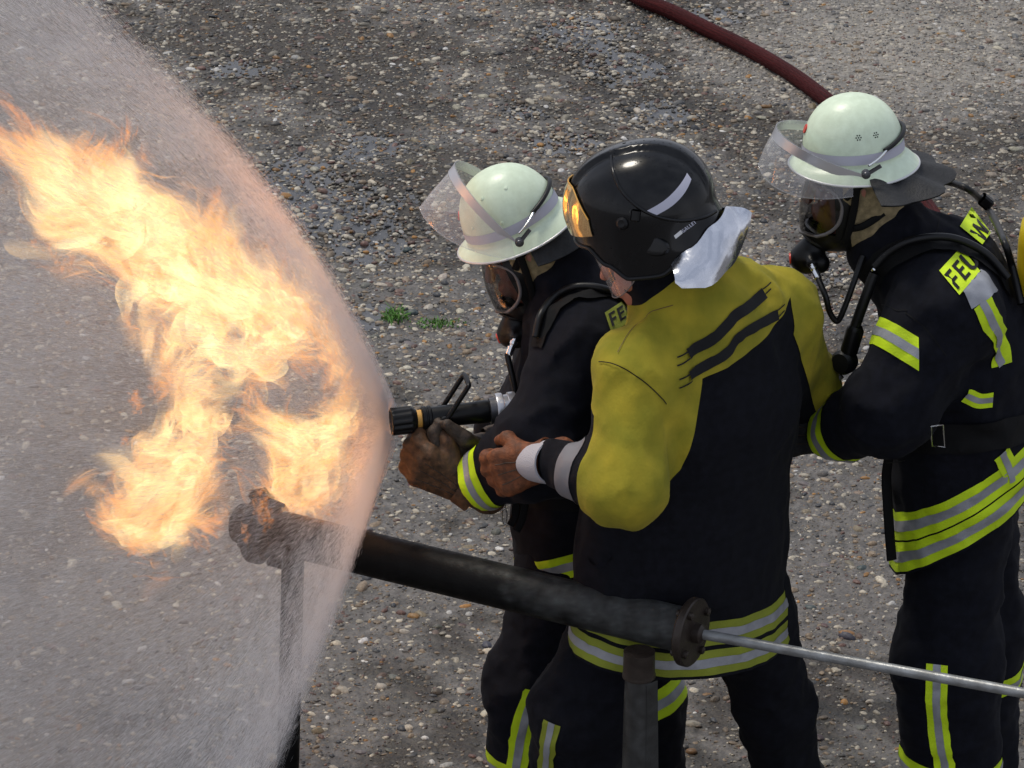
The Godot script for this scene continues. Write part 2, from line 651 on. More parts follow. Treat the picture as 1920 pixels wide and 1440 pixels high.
func _ready() -> void:
	# camera, sky, sun, exposure
	rng.seed = 11
	var cam := Camera3D.new()
	cam.name = "camera"
	cam.position = EYE
	cam.rotation = Vector3(-PITCH, 0, 0)
	cam.fov = rad_to_deg(2.0 * atan(720.0 * SCALE / AWAY))
	cam.near = 0.5
	cam.far = 400.0
	add_child(cam)
	cam.current = true
	var env := Environment.new()
	env.background_mode = Environment.BG_SKY
	var sky := Sky.new()
	var sm := ProceduralSkyMaterial.new()
	sm.sky_top_color = Color(0.57, 0.61, 0.69)
	sm.sky_horizon_color = Color(0.78, 0.79, 0.82)
	sm.sky_curve = 0.2
	sm.ground_bottom_color = Color(0.3, 0.29, 0.28)
	sm.ground_horizon_color = Color(0.55, 0.55, 0.56)
	sm.sky_energy_multiplier = 1.0
	var cover := noise_tex(0.006, 1024, FastNoiseLite.TYPE_SIMPLEX_SMOOTH, 5, 0.0, Color(0.5, 0.5, 0.52, 0.0), Color(1, 1, 1, 0.75), 77)
	sm.sky_cover = cover
	sm.sky_cover_modulate = Color(0.85, 0.86, 0.88)
	sky.sky_material = sm
	env.sky = sky
	env.tonemap_mode = Environment.TONE_MAPPER_LINEAR
	env.tonemap_exposure = 1.12
	env.volumetric_fog_enabled = true
	env.volumetric_fog_density = 0.0
	env.sdfgi_enabled = true
	env.ssao_enabled = true
	env.ssil_enabled = true
	var we := WorldEnvironment.new()
	we.name = "environment"
	we.environment = env
	add_child(we)
	var sun := DirectionalLight3D.new()
	sun.name = "sun"
	sun.light_energy = 0.6
	sun.light_angular_distance = 14.0
	sun.light_color = Color(1.0, 0.97, 0.92)
	sun.shadow_enabled = true
	add_child(sun)
	sun.look_at_from_position(Vector3(-3.0, 8.0, -2.5), Vector3.ZERO)

	for q in [[fold_a, 7.0, 5], [fold_b, 5.0, 8], [ground_a, 0.8, 1], [ground_b, 2.7, 2], [wet_n, 0.55, 4]]:
		q[0].noise_type = FastNoiseLite.TYPE_SIMPLEX_SMOOTH
		q[0].frequency = q[1]
		q[0].seed = q[2]
		q[0].fractal_octaves = 3
	make_materials()
	build_ground()
	build_hose()
	build_grass()
	build_burner()
	build_nozzle()
	build_person_front()
	build_person_middle()
	build_person_rear()
	build_fire()
	build_spray()
# ---------- ground ----------
var hollows := []


func hollow_depth(x: float, z: float) -> float:
	var s := 0.0
	for h in hollows:
		var dx: float = (x - h[0]) / h[2]
		var dz: float = (z - h[1]) / h[3]
		var q := dx * dx + dz * dz
		if q < 6.0: s += h[4] * exp(-q)
	return s


func ground_y(x: float, z: float) -> float:
	return 0.0035 * ground_a.get_noise_2d(x * 1.3, z * 1.3) + 0.003 * ground_b.get_noise_2d(x * 2.2, z * 2.2) + 0.0016 * ground_b.get_noise_2d(x * 6.0, z * 9.0) - hollow_depth(x, z)


const WATER := -0.0036


# share of damp dark staining at a place, and how dry and pale it is
func damp(x: float, z: float) -> float:
	var far := smoothstep(-3.0, -4.6, z)
	var s := wet_n.get_noise_2d(x * 1.8 + 5.0, z * 1.8) * 1.2 + ground_b.get_noise_2d(x * 1.7 + 9.0, z * 1.7) * 0.7 + 0.55 * far - 0.05
	s -= 1.3 * dry(x, z)
	return clampf(smoothstep(0.05, 0.6, s), 0.0, 1.0)


func dry(x: float, z: float) -> float:
	var p := on_ground(1760, 90)
	var q := pow((x - p.x) / 0.65, 2.0) + pow((z - p.z) / 0.55, 2.0)
	return clampf(exp(-q) * 1.3 + 0.25 * ground_b.get_noise_2d(x * 3.0, z * 3.0), 0.0, 1.0) * smoothstep(0.0, 0.15, exp(-q))


func grit_texture() -> ImageTexture:
	var size := 1024
	var im := Image.create(size, size, false, Image.FORMAT_RGB8)
	var n := FastNoiseLite.new()
	n.frequency = 0.02
	n.fractal_octaves = 5
	n.seed = 41
	var base := n.get_seamless_image(size, size)
	for y in size:
		for x in size:
			var g := 0.78 + 0.4 * (base.get_pixel(x, y).r - 0.5) + rng.randf_range(-0.06, 0.06)
			im.set_pixel(x, y, Color(g * 1.01, g, g * 0.985))
	for k in 9000:
		var cx := rng.randi_range(0, size - 1)
		var cy := rng.randi_range(0, size - 1)
		var r := rng.randf_range(0.8, 2.6)
		var g := rng.randf_range(0.4, 1.0)
		var col := Color(g * rng.randf_range(1.0, 1.15), g, g * rng.randf_range(0.75, 1.0))
		for y in range(-3, 4):
			for x in range(-3, 4):
				if x * x + y * y * rng.randf_range(0.8, 2.0) < r * r:
					im.set_pixel(posmod(cx + x, size), posmod(cy + y, size), col)
	return ImageTexture.create_from_image(im)


func pebble_mesh(seed_: int, fine: bool) -> ArrayMesh:
	var g := Geo.new()
	var n := FastNoiseLite.new()
	n.seed = seed_
	n.frequency = 0.9
	var rings := 7 if fine else 5
	var segs := 10 if fine else 7
	for r in rings:
		var a := PI * r / (rings - 1)
		for s in segs:
			var b := TAU * (s + 0.5 * (r % 2)) / segs
			var d := Vector3(sin(a) * cos(b), cos(a), sin(a) * sin(b))
			g.v.append(d * (1.0 + 0.34 * n.get_noise_3dv(d * 1.3)))
	g.grid(rings, segs, 0, true)
	g.normals()
	return g.mesh(Vector3.ZERO)


func pebble_color() -> Color:
	var k := rng.randf()
	var c := Vector3(0.42, 0.385, 0.3)
	if k < 0.32: c = Vector3(0.56, 0.5, 0.39)
	elif k < 0.58: c = Vector3(0.27, 0.2, 0.13)
	elif k < 0.77: c = Vector3(0.15, 0.138, 0.125)
	elif k < 0.86: c = Vector3(0.055, 0.058, 0.065)
	elif k < 0.935: c = Vector3(0.17, 0.09, 0.07)
	elif k < 0.965: c = Vector3(0.42, 0.21, 0.055)
	else: c = Vector3(0.66, 0.64, 0.6)
	c *= rng.randf_range(0.65, 1.15)
	return Color(c.x, c.y, c.z)


func build_ground() -> void:
	for q in [[620, 385, 95, 42, 5.0], [700, 455, 60, 26, 4.0], [545, 330, 50, 24, 3.0], [690, 270, 40, 16, 4.0], [1090, 70, 60, 22, 4.5], [1150, 125, 60, 22, 4.0], [1060, 265, 55, 20, 4.0], [985, 210, 40, 14, 3.0], [640, 590, 70, 24, 2.6], [1560, 520, 40, 40, 2.5], [600, 950, 60, 60, 1.0], [1330, 30, 60, 14, 3.0], [1240, 215, 60, 20, 3.0], [450, 130, 60, 16, 2.0]]:
		var c := on_ground(q[0], q[1])
		var e := on_ground(q[0] + q[2], q[1])
		var f := on_ground(q[0], q[1] - q[3])
		hollows.append([c.x, c.z, absf(e.x - c.x) * 1.25, absf(f.z - c.z) * 1.25, q[4] * 0.0025])
	var x0 := -3.4
	var x1 := 3.4
	var z0 := -10.4
	var z1 := 1.6
	var step := 0.03
	var nx := int((x1 - x0) / step) + 1
	var nz := int((z1 - z0) / step) + 1
	var g := Geo.new()
	for k in nz:
		for j in nx:
			var x := x0 + (x1 - x0) * j / (nx - 1)
			var z := z0 + (z1 - z0) * k / (nz - 1)
			var y := ground_y(x, z)
			g.v.append(Vector3(x, y, z))
			var d := damp(x, z)
			var w := smoothstep(WATER + 0.003, WATER, y) * 0.6
			var col := Vector3(0.185, 0.176, 0.168).lerp(Vector3(0.052, 0.041, 0.029), d).lerp(Vector3(0.42, 0.395, 0.355), dry(x, z) * 0.8) * (1.0 - w)
			g.c.append(Color(col.x, col.y, col.z))
	g.grid(nz, nx, 0)
	# the same sheet goes on to the horizon, coarsely
	var ring := g.v.size()
	var outer := [Vector2(x0, z0), Vector2(x1, z0), Vector2(x1, z1), Vector2(x0, z1)]
	var grey := Color(0.24, 0.23, 0.225)
	for e in 4:
		var p: Vector2 = outer[e]
		var q: Vector2 = outer[(e + 1) % 4]
		var f := g.v.size()
		for m in 13:
			var b := p.lerp(q, m / 12.0)
			g.v.append(Vector3(b.x, -0.002, b.y)); g.c.append(grey)
			g.v.append(Vector3(b.x * 45.0, -0.002, (b.y + 4.4) * 45.0 - 4.4)); g.c.append(grey)
		for m in 12:
			g.quad(f + m * 2, f + m * 2 + 1, f + m * 2 + 3, f + m * 2 + 2)
	g.normals()
	for k in g.n.size():
		if g.n[k].y < 0.0: g.n[k] = -g.n[k]
	var m := StandardMaterial3D.new()
	m.resource_name = "washed_concrete"
	m.vertex_color_use_as_albedo = true
	m.albedo_texture = grit_texture()
	m.roughness = 0.62
	m.normal_enabled = true
	m.normal_texture = noise_tex(0.06, 512, FastNoiseLite.TYPE_SIMPLEX, 5, 6.0)
	m.normal_scale = 0.55
	m.uv1_triplanar = true
	m.uv1_world_triplanar = true
	m.uv1_scale = Vector3.ONE * 1.1
	org = Vector3.ZERO
	var o := MeshInstance3D.new()
	o.name = "ground"
	o.mesh = g.mesh(Vector3.ZERO)
	o.material_override = m
	o.set_meta("kind", "structure")
	o.set_meta("label", "grey exposed aggregate concrete ground with pebbles and damp stains")
	add_child(o)

	# rain and hose water standing in the hollows
	var wg := Geo.new()
	for k in 90:
		for j in 62:
			wg.v.append(Vector3(x0 + (x1 - x0) * j / 61.0, WATER, z0 + (z1 - z0) * k / 89.0))
			wg.n.append(Vector3.UP)
	wg.grid(90, 62, 0)
	var wm := glass("puddle_water", Color(1, 1, 1), 0.02, 0.04)
	wm.normal_enabled = true
	wm.normal_texture = noise_tex(0.03, 512, FastNoiseLite.TYPE_SIMPLEX_SMOOTH, 3, 1.0)
	wm.normal_scale = 0.03
	wm.uv1_triplanar = true
	wm.uv1_world_triplanar = true
	var w := MeshInstance3D.new()
	w.name = "water"
	w.mesh = wg.mesh(Vector3.ZERO)
	w.material_override = wm
	w.set_meta("kind", "structure")
	w.set_meta("label", "shallow clear water lying in hollows of the concrete")
	add_child(w)

	# pebbles: the 300 that show largest are pieces of the ground, the rest one mass
	var shapes := [pebble_mesh(1, false), pebble_mesh(2, false), pebble_mesh(3, false)]
	var fine := [pebble_mesh(4, true), pebble_mesh(5, true), pebble_mesh(6, true), pebble_mesh(7, true)]
	var pm := StandardMaterial3D.new()
	pm.resource_name = "pebble_stone"
	pm.vertex_color_use_as_albedo = true
	pm.roughness = 0.55
	pm.albedo_texture = noise_tex(0.03, 256, FastNoiseLite.TYPE_SIMPLEX, 4, 0.0, Color(0.72, 0.72, 0.72), Color.WHITE, 19)
	pm.uv1_triplanar = true
	pm.uv1_world_triplanar = true
	pm.uv1_scale = Vector3.ONE * 12.0
	var stones := []
	var cell := 0.03
	for k in 255000:
		var x := rng.randf_range(-2.9, 2.9)
		var z := rng.randf_range(-9.4, 0.6)
		var near := smoothstep(-4.6, -1.2, z)
		if rng.randf() < 0.52 * near: continue
		var crowd := ground_b.get_noise_2d(x * 5.0, z * 5.0 + 7.0)
		if rng.randf() < 0.22 - crowd * 0.9: continue
		var r := 0.0036 * exp(absf(rng.randfn(0.0, 0.56)))
		r = minf(r, 0.0145)
		var flat := rng.randf_range(0.42, 0.8)
		var long := rng.randf_range(1.0, 1.75)
		var b := Basis.from_euler(Vector3(rng.randfn(0, 0.16), rng.randf_range(0, TAU), rng.randfn(0, 0.16))) * Basis.from_scale(Vector3(r * long, r * flat, r))
		var y := ground_y(x, z) + r * flat * rng.randf_range(-0.6, 0.1) + 0.75 * hollow_depth(x, z)
		var col := pebble_color()
		if dry(x, z) > 0.2 and rng.randf() < 0.6: col = col.lerp(Color(0.4, 0.37, 0.33), 0.6)
		elif damp(x, z) > 0.35 and rng.randf() < 0.6: col = col * 0.5
		stones.append([r * long / (9.0 - z), Transform3D(b, Vector3(x, y, z)), col])
	var shown := []
	for q in stones:
		var p: Vector3 = q[1].origin - EYE
		var w_ := -p.z * cos(PITCH) - p.y * sin(PITCH)
		var sx := p.x / w_ * AWAY / SCALE + 960.0
		var sy := 720.0 - (p.y * cos(PITCH) - p.z * sin(PITCH)) / w_ * AWAY / SCALE
		var blocked: bool = (sx > 960 and sx < 1500 and sy > 300) or (sx > 1650 and sy > 350) or sx < 560
		if sx > 0 and sx < 1920 and sy > 0 and sy < 1440 and not blocked: shown.append(q)
	shown.sort_custom(func(s, t): return s[0] > t[0])
	var single := {}
	var tints := {}
	for k in mini(300, shown.size()):
		single[shown[k]] = true
		var q: Array = shown[k]
		var s := MeshInstance3D.new()
		s.name = "pebble"
		s.mesh = fine[k % 4]
		s.transform = q[1]
		var key: Color = q[2]
		key = Color(snappedf(key.r, 0.025) + 0.01, snappedf(key.g, 0.025) + 0.01, snappedf(key.b, 0.025) + 0.01)
		if not tints.has(key):
			var t := pm.duplicate() as StandardMaterial3D
			t.vertex_color_use_as_albedo = false
			t.albedo_color = key.linear_to_srgb()
			tints[key] = t
		s.material_override = tints[key]
		o.add_child(s, true)
	var rest := [[], [], []]
	for q in stones:
		if not single.has(q): rest[rng.randi() % 3].append(q)
	for k in 3:
		scatter("pebbles", shapes[k], pm, rest[k], o)
	# fine grit between them
	var grit := []
	for k in 200000:
		var x := rng.randf_range(-2.9, 2.9)
		var z := rng.randf_range(-9.4, 0.6)
		var r := rng.randf_range(0.0013, 0.0038)
		var b := Basis.from_euler(Vector3(rng.randf(), rng.randf_range(0, TAU), rng.randf())) * Basis.from_scale(Vector3(r * 1.4, r * 0.8, r))
		var col := pebble_color()
		if damp(x, z) > 0.4: col = col * 0.6
		grit.append([0, Transform3D(b, Vector3(x, ground_y(x, z), z)), col])
	var gg := Geo.new()
	for p: Vector3 in [Vector3.UP, Vector3.RIGHT, Vector3.BACK, Vector3.LEFT, Vector3.FORWARD]: gg.v.append(p)
	for k in 4: gg.tri(0, 1 + k, 1 + (k + 1) % 4)
	gg.normals()
	for k in 5: gg.n[k] = gg.v[k]
	scatter("grit", gg.mesh(Vector3.ZERO), pm, grit, o)


func scatter(called: String, mesh: Mesh, m: Material, list: Array, parent: Node3D) -> void:
	var mm := MultiMesh.new()
	mm.transform_format = MultiMesh.TRANSFORM_3D
	mm.use_colors = true
	mm.mesh = mesh
	mm.instance_count = list.size()
	for k in list.size():
		mm.set_instance_transform(k, list[k][1])
		mm.set_instance_color(k, list[k][2])
	var o := MultiMeshInstance3D.new()
	o.name = called
	o.multimesh = mm
	o.material_override = m
	o.set_meta("kind", "stuff")
	parent.add_child(o, true)


func build_hose() -> void:
	var pts := []
	for q in [[1040, -110], [1130, -55], [1195, -6], [1260, 22], [1330, 56], [1400, 90], [1470, 130], [1530, 172], [1600, 232], [1680, 315], [1760, 420], [1840, 560], [1880, 700]]:
		pts.append(on_ground(q[0], q[1], 0.026))
	# rises behind the last man and runs along the far side of all three
	pts.append_array([at(1850, 820, -0.85), at(1790, 850, -0.42), at(1650, 835, -0.2), at(1480, 812, -0.22), at(1300, 800, -0.2), at(1120, 785, -0.06), at(1010, 768, 0.1), at(962, 766, 0.12)])
	var path := smooth_path(pts, 14)
	org = path[30]
	var o := thing("fire_hose", "dark red fire hose lying in a curve across the wet concrete", "hose", path[30])
	var g := tube(path, 0.027, 20)
	for k in path.size():
		for j in 20: g.t.append(Vector2(j / 20.0 * 3.0, k * 0.02))
	while g.t.size() < g.v.size(): g.t.append(Vector2.ZERO)
	part("hose_jacket", g, mats["red_hose_jacket"], o)


func build_grass() -> void:
	for q in [["bright green grass tuft sprouting from a crack, left of the low moss strip", 742, 594, 26, 0.026, 170], ["low sparse green weed strip trailing right towards the breathing mask", 822, 606, 48, 0.012, 170]]:
		var c := on_ground(q[1], q[2])
		var o := thing("grass_tuft", q[0], "grass", c)
		var g := Geo.new()
		for k in q[5]:
			var s := rng.randfn(0, 0.45)
			var p := on_ground(q[1] + s * q[3], q[2] + rng.randfn(0, 5.0))
			p.y = ground_y(p.x, p.z)
			var h: float = q[4] * rng.randf_range(0.4, 1.1) * (1.2 - absf(s) * 0.5)
			var lean := Vector3(rng.randfn(0, 0.5), 1, rng.randfn(0, 0.5)) * h
			var w := Vector3(rng.randf_range(-1, 1), 0, rng.randf_range(-1, 1)).normalized() * rng.randf_range(0.0015, 0.0035)
			var f := g.v.size()
			g.v.append(p - w); g.v.append(p + w); g.v.append(p + lean * 0.6 + w * 0.8); g.v.append(p + lean * 0.6 - w * 0.8)
			g.v.append(p + lean + Vector3(lean.x, -0.2 * h, lean.z) * 0.5)
			g.quad(f, f + 1, f + 2, f + 3)
			g.tri(f + 3, f + 2, f + 4)
			var t := rng.randf_range(0.6, 1.2)
			for e in 5: g.c.append(Color(0.09 * t, 0.23 * t, 0.03 * t))
		var m := StandardMaterial3D.new()
		m.resource_name = "grass_blade"
		m.vertex_color_use_as_albedo = true
		m.roughness = 0.6
		m.backlight_enabled = true
		m.backlight = Color(0.2, 0.3, 0.1)
		m.cull_mode = BaseMaterial3D.CULL_DISABLED
		var b := part("blades", g, m, o)
		b.set_meta("kind", "stuff")
# ---------- burner ----------
func axis_frame(p: Vector3, dir: Vector3) -> Transform3D:
	var y := dir.normalized()
	var x := (Vector3.UP if absf(y.y) < 0.9 else Vector3.RIGHT).cross(y).normalized()
	return Transform3D(Basis(x, y, x.cross(y)), p)


func build_burner() -> void:
	var l := at(548, 1004, 0.17)
	var r := on_ground(1292, 1184, l.y)
	var dir := (r - l).normalized()
	var foot := Vector3(l.x, 0, l.z) + dir * 0.0
	var o := thing("gas_burner", "black steel burner pipe with end flanges on two posts below the flames", "burner", foot)
	var len_ := l.distance_to(r)
	var xf := axis_frame(l, dir)
	part("pipe_neck", lathe([Vector2(0.0, -0.075), Vector2(0.04, -0.075), Vector2(0.04, -0.03), Vector2(0.0495, -0.028)], xf, 40), mats["sooty_steel"], o)
	var pg := Geo.new()
	for k in 90:
		var u := k / 89.0
		for e in 48:
			var ang := TAU * e / 48
			var p := xf * Vector3(cos(ang) * 0.0495, lerpf(-0.028, len_, u), sin(ang) * 0.0495)
			pg.v.append(p)
			var s := 0.9 * fold_a.get_noise_3dv(p * 1.4) + 0.35 * fold_b.get_noise_3dv(p * 9.0)
			var bare := smoothstep(0.52, 0.86, u + s * 0.22 + 0.1 * (p.y - l.y) / 0.05)
			bare *= 0.62 + 0.9 * absf(fold_b.get_noise_3dv(p * Vector3(5, 9, 5)))
			var col := Vector3(0.008, 0.008, 0.0085).lerp(Vector3(0.085, 0.09, 0.09), clampf(bare, 0, 1))
			pg.c.append(Color(col.x, col.y, col.z))
	pg.grid(90, 48, 0, true)
	pg.normals()
	var sm := (mats["sooty_steel"] as StandardMaterial3D).duplicate() as StandardMaterial3D
	sm.resource_name = "worn_sooty_steel"
	sm.albedo_color = Color.WHITE
	sm.vertex_color_use_as_albedo = true
	part("pipe", pg, sm, o)
	# flange plates with their bolts
	for q in [[len_ - 0.006, 0.076, 0.02, "rusty_steel", 4], [-0.092, 0.082, 0.024, "sooty_steel", 6], [-0.06, 0.066, 0.018, "sooty_steel", 0]]:
		var h: float = q[0]
		var fl := part("flange", lathe([Vector2(0, h - 0.0005), Vector2(q[1] - 0.003, h), Vector2(q[1], h + 0.003), Vector2(q[1], h + q[2] - 0.003), Vector2(q[1] - 0.003, h + q[2]), Vector2(0, h + q[2] + 0.0005)], xf, 44), mats[q[3]], o)
		for k in int(q[4]):
			var a: float = TAU * (k + 0.5) / float(q[4]) + 0.3
			var c := xf * Vector3(cos(a) * (q[1] - 0.016), 0, sin(a) * (q[1] - 0.016))
			part("bolt", lathe([Vector2(0, h - 0.01), Vector2(0.009, h - 0.009), Vector2(0.009, h + q[2] + 0.008), Vector2(0, h + q[2] + 0.011)], Transform3D(xf.basis, c), 6), mats["rusty_steel"], fl)
	# the burner head: a stubby nozzle with a clamp lug
	part("burner_head", lathe([Vector2(0, -0.15), Vector2(0.03, -0.15), Vector2(0.044, -0.14), Vector2(0.05, -0.115), Vector2(0.05, -0.085)], xf, 28), mats["sooty_steel"], o)
	var down := Vector3.DOWN
	var lug := xf * Vector3(0, -0.035, 0) + down * 0.076
	part("clamp_lug", block(Vector3(0.055, 0.018, 0.03), 0.003, Transform3D(Basis(dir, Vector3.UP, dir.cross(Vector3.UP)), lug)), mats["sooty_steel"], o)
	var top := xf * Vector3(0, -0.08, 0) + Vector3.UP * 0.075
	part("igniter_bracket", block(Vector3(0.045, 0.04, 0.025), 0.004, Transform3D(Basis(dir, Vector3.UP, dir.cross(Vector3.UP)).rotated(Vector3.BACK, 0.5), top)), mats["sooty_steel"], o)
	part("igniter_rod", tube(PackedVector3Array([top + Vector3(0, 0.005, 0), top + dir * 0.06 + Vector3.DOWN * 0.006]), 0.005, 8), mats["rusty_steel"], o)
	# posts
	var p1 := l + dir * 0.002 - Vector3(0, 0.03, 0)
	part("post", tube(PackedVector3Array([p1, Vector3(p1.x - 0.035, 0.01, p1.z)]), 0.0255, 24), mats["sooty_steel"], o)
	part("foot_plate", block(Vector3(0.2, 0.012, 0.2), 0.002, Transform3D(Basis(), Vector3(p1.x - 0.035, 0.008, p1.z))), mats["rusty_steel"], o)
	var p2 := on_ground(1199, 1195, l.y)
	part("post_collar", lathe([Vector2(0.0, -0.034), Vector2(0.034, -0.034), Vector2(0.0345, -0.085), Vector2(0.036, -0.088), Vector2(0.036, -0.094), Vector2(0.034, -0.096)], Transform3D(Basis(), p2), 28), mats["rusty_steel"], o)
	part("post", lathe([Vector2(0.0345, -0.09), Vector2(0.037, -0.14), Vector2(0.051, -p2.y + 0.01)], Transform3D(Basis(), p2), 28, Vector2(0.85, 1.0)), mats["burner_steel"], o)
	var fin := sheet([PackedVector3Array([p2 + Vector3(0.016, -0.1, 0.032), p2 + Vector3(0.04, -0.1, 0.01)]), PackedVector3Array([p2 + Vector3(0.018, -p2.y + 0.012, 0.047), p2 + Vector3(0.056, -p2.y + 0.012, 0.01)])], 0.006)
	part("stiffening_plate", fin, mats["burner_steel"], o)
	part("foot_plate", block(Vector3(0.22, 0.012, 0.22), 0.002, Transform3D(Basis(), Vector3(p2.x, 0.008, p2.z))), mats["rusty_steel"], o)
	# the gas lance that feeds the pipe
	var a := r + dir * 0.014
	var b := at(2240, 1358, 1.15)
	part("gas_lance", tube(PackedVector3Array([a, a.lerp(b, 0.5), b]), 0.0112, 16), mats["galvanised_rod"], o)
	part("lance_gland", lathe([Vector2(0.022, 0), Vector2(0.022, 0.016), Vector2(0.014, 0.022), Vector2(0.011, 0.022)], axis_frame(a, b - a), 20), mats["rusty_steel"], o)
	# what carries its far end, outside the picture
	part("post", tube(PackedVector3Array([b, Vector3(b.x, 0.0, b.z)]), 0.02, 14), mats["burner_steel"], o)


const NOZZLE_Z := 0.17


func build_nozzle() -> void:
	var f := at(733, 791, NOZZLE_Z)
	var b := at(962, 766, NOZZLE_Z - 0.05)
	var dir := (b - f).normalized()
	var xf := axis_frame(f, dir)
	var o := thing("hose_nozzle", "black fire hose nozzle with yellow ring, ribbed bumper and lever handle", "nozzle", Vector3(f.x, f.y, f.z))
	var k := 0.00119
	var g := Geo.new()
	# ribbed rubber bumper
	var segs := 60
	var rows := [[0.0, 21.0, 0.0], [0.0, 24.5, 0.0], [2.0, 26.5, 0.0], [6.0, 26.0, 1.0], [20.0, 26.0, 1.0], [36.0, 26.0, 1.0], [40.0, 25.5, 0.0], [49.0, 17.0, 0.0]]
	for r in rows:
		for j in segs:
			var cut: float = 2.6 * k * r[2] * (1.0 if j % 5 < 2 else 0.0)
			var a := TAU * j / segs
			g.v.append(xf * Vector3(cos(a) * (r[1] * k - cut), r[0] * k, sin(a) * (r[1] * k - cut)))
	g.grid(rows.size(), segs, 0, true)
	part("bumper", g, mats["black_rubber"], o)
	part("baffle", lathe([Vector2(0, 4 * k), Vector2(14 * k, 4 * k), Vector2(15 * k, 8 * k), Vector2(21 * k, 12 * k), Vector2(21 * k, 1 * k)], xf, 30), mats["dark_steel_fitting"], o)
	part("yellow_ring", lathe([Vector2(14 * k, 46 * k), Vector2(17 * k, 47 * k), Vector2(17 * k, 58 * k), Vector2(14 * k, 59 * k)], xf, 36), mats["yellow_ring"], o)
	part("swivel_ring", lathe([Vector2(15 * k, 57 * k), Vector2(21 * k, 58 * k), Vector2(23 * k, 60 * k), Vector2(23 * k, 66 * k), Vector2(21.5 * k, 67 * k), Vector2(21.5 * k, 69 * k), Vector2(23 * k, 70 * k), Vector2(23 * k, 75 * k), Vector2(20 * k, 77 * k)], xf, 36), mats["black_plastic"], o)
	part("barrel", lathe([Vector2(20 * k, 76 * k), Vector2(20.5 * k, 100 * k), Vector2(21 * k, 160 * k), Vector2(22 * k, 163 * k), Vector2(22 * k, 182 * k), Vector2(21 * k, 184 * k), Vector2(21 * k, 186 * k)], xf, 36), mats["black_plastic"], o)
	part("swivel_ring", lathe([Vector2(20 * k, 186 * k), Vector2(24.5 * k, 187 * k), Vector2(25 * k, 200 * k), Vector2(22 * k, 203 * k)], xf, 36), mats["dark_steel_fitting"], o)
	part("coupling", lathe([Vector2(20 * k, 199 * k), Vector2(31 * k, 199 * k), Vector2(32 * k, 201 * k), Vector2(32 * k, 211 * k), Vector2(30 * k, 213 * k), Vector2(28 * k, 213 * k), Vector2(28 * k, 222 * k), Vector2(32 * k, 223 * k), Vector2(32 * k, 236 * k), Vector2(24 * k, 240 * k)], xf, 36), mats["aluminium"], o)
	# lever: two arms joined by a cross bar
	var side := Vector3(0, 0, 1)
	side = (side - dir * side.dot(dir)).normalized()
	var up := side.cross(dir)
	if up.y < 0: up = -up
	var p := f + dir * 98 * k
	var reach := (dir * 46 + up * 66) * k
	var w := 27.0 * k
	var path := smooth_path([p + side * w - reach * 0.03, p + side * w + reach * 0.5, p + side * w + reach * 0.93, p + side * w * 0.8 + reach * 1.04, p - side * w * 0.8 + reach * 1.04, p - side * w + reach * 0.93, p - side * w + reach * 0.5, p - side * w - reach * 0.03], 6)
	part("lever", tube(path, 0.0062, 12, -1.0, false, 0.9), mats["black_plastic"], o)
	for s in [-1.0, 1.0]:
		var pv := part("lever_pivot", lathe([Vector2(0, -0.004), Vector2(0.013, -0.003), Vector2(0.013, 0.003), Vector2(0.011, 0.005), Vector2(0, 0.005)], axis_frame(p + side * w * s, side * s), 20), mats["black_plastic"], o)
		part("pivot_bolt", lathe([Vector2(0, 0.0052), Vector2(0.004, 0.0052), Vector2(0.004, 0.0075), Vector2(0, 0.008)], axis_frame(p + side * w * s, side * s), 10), mats["chrome"], pv)


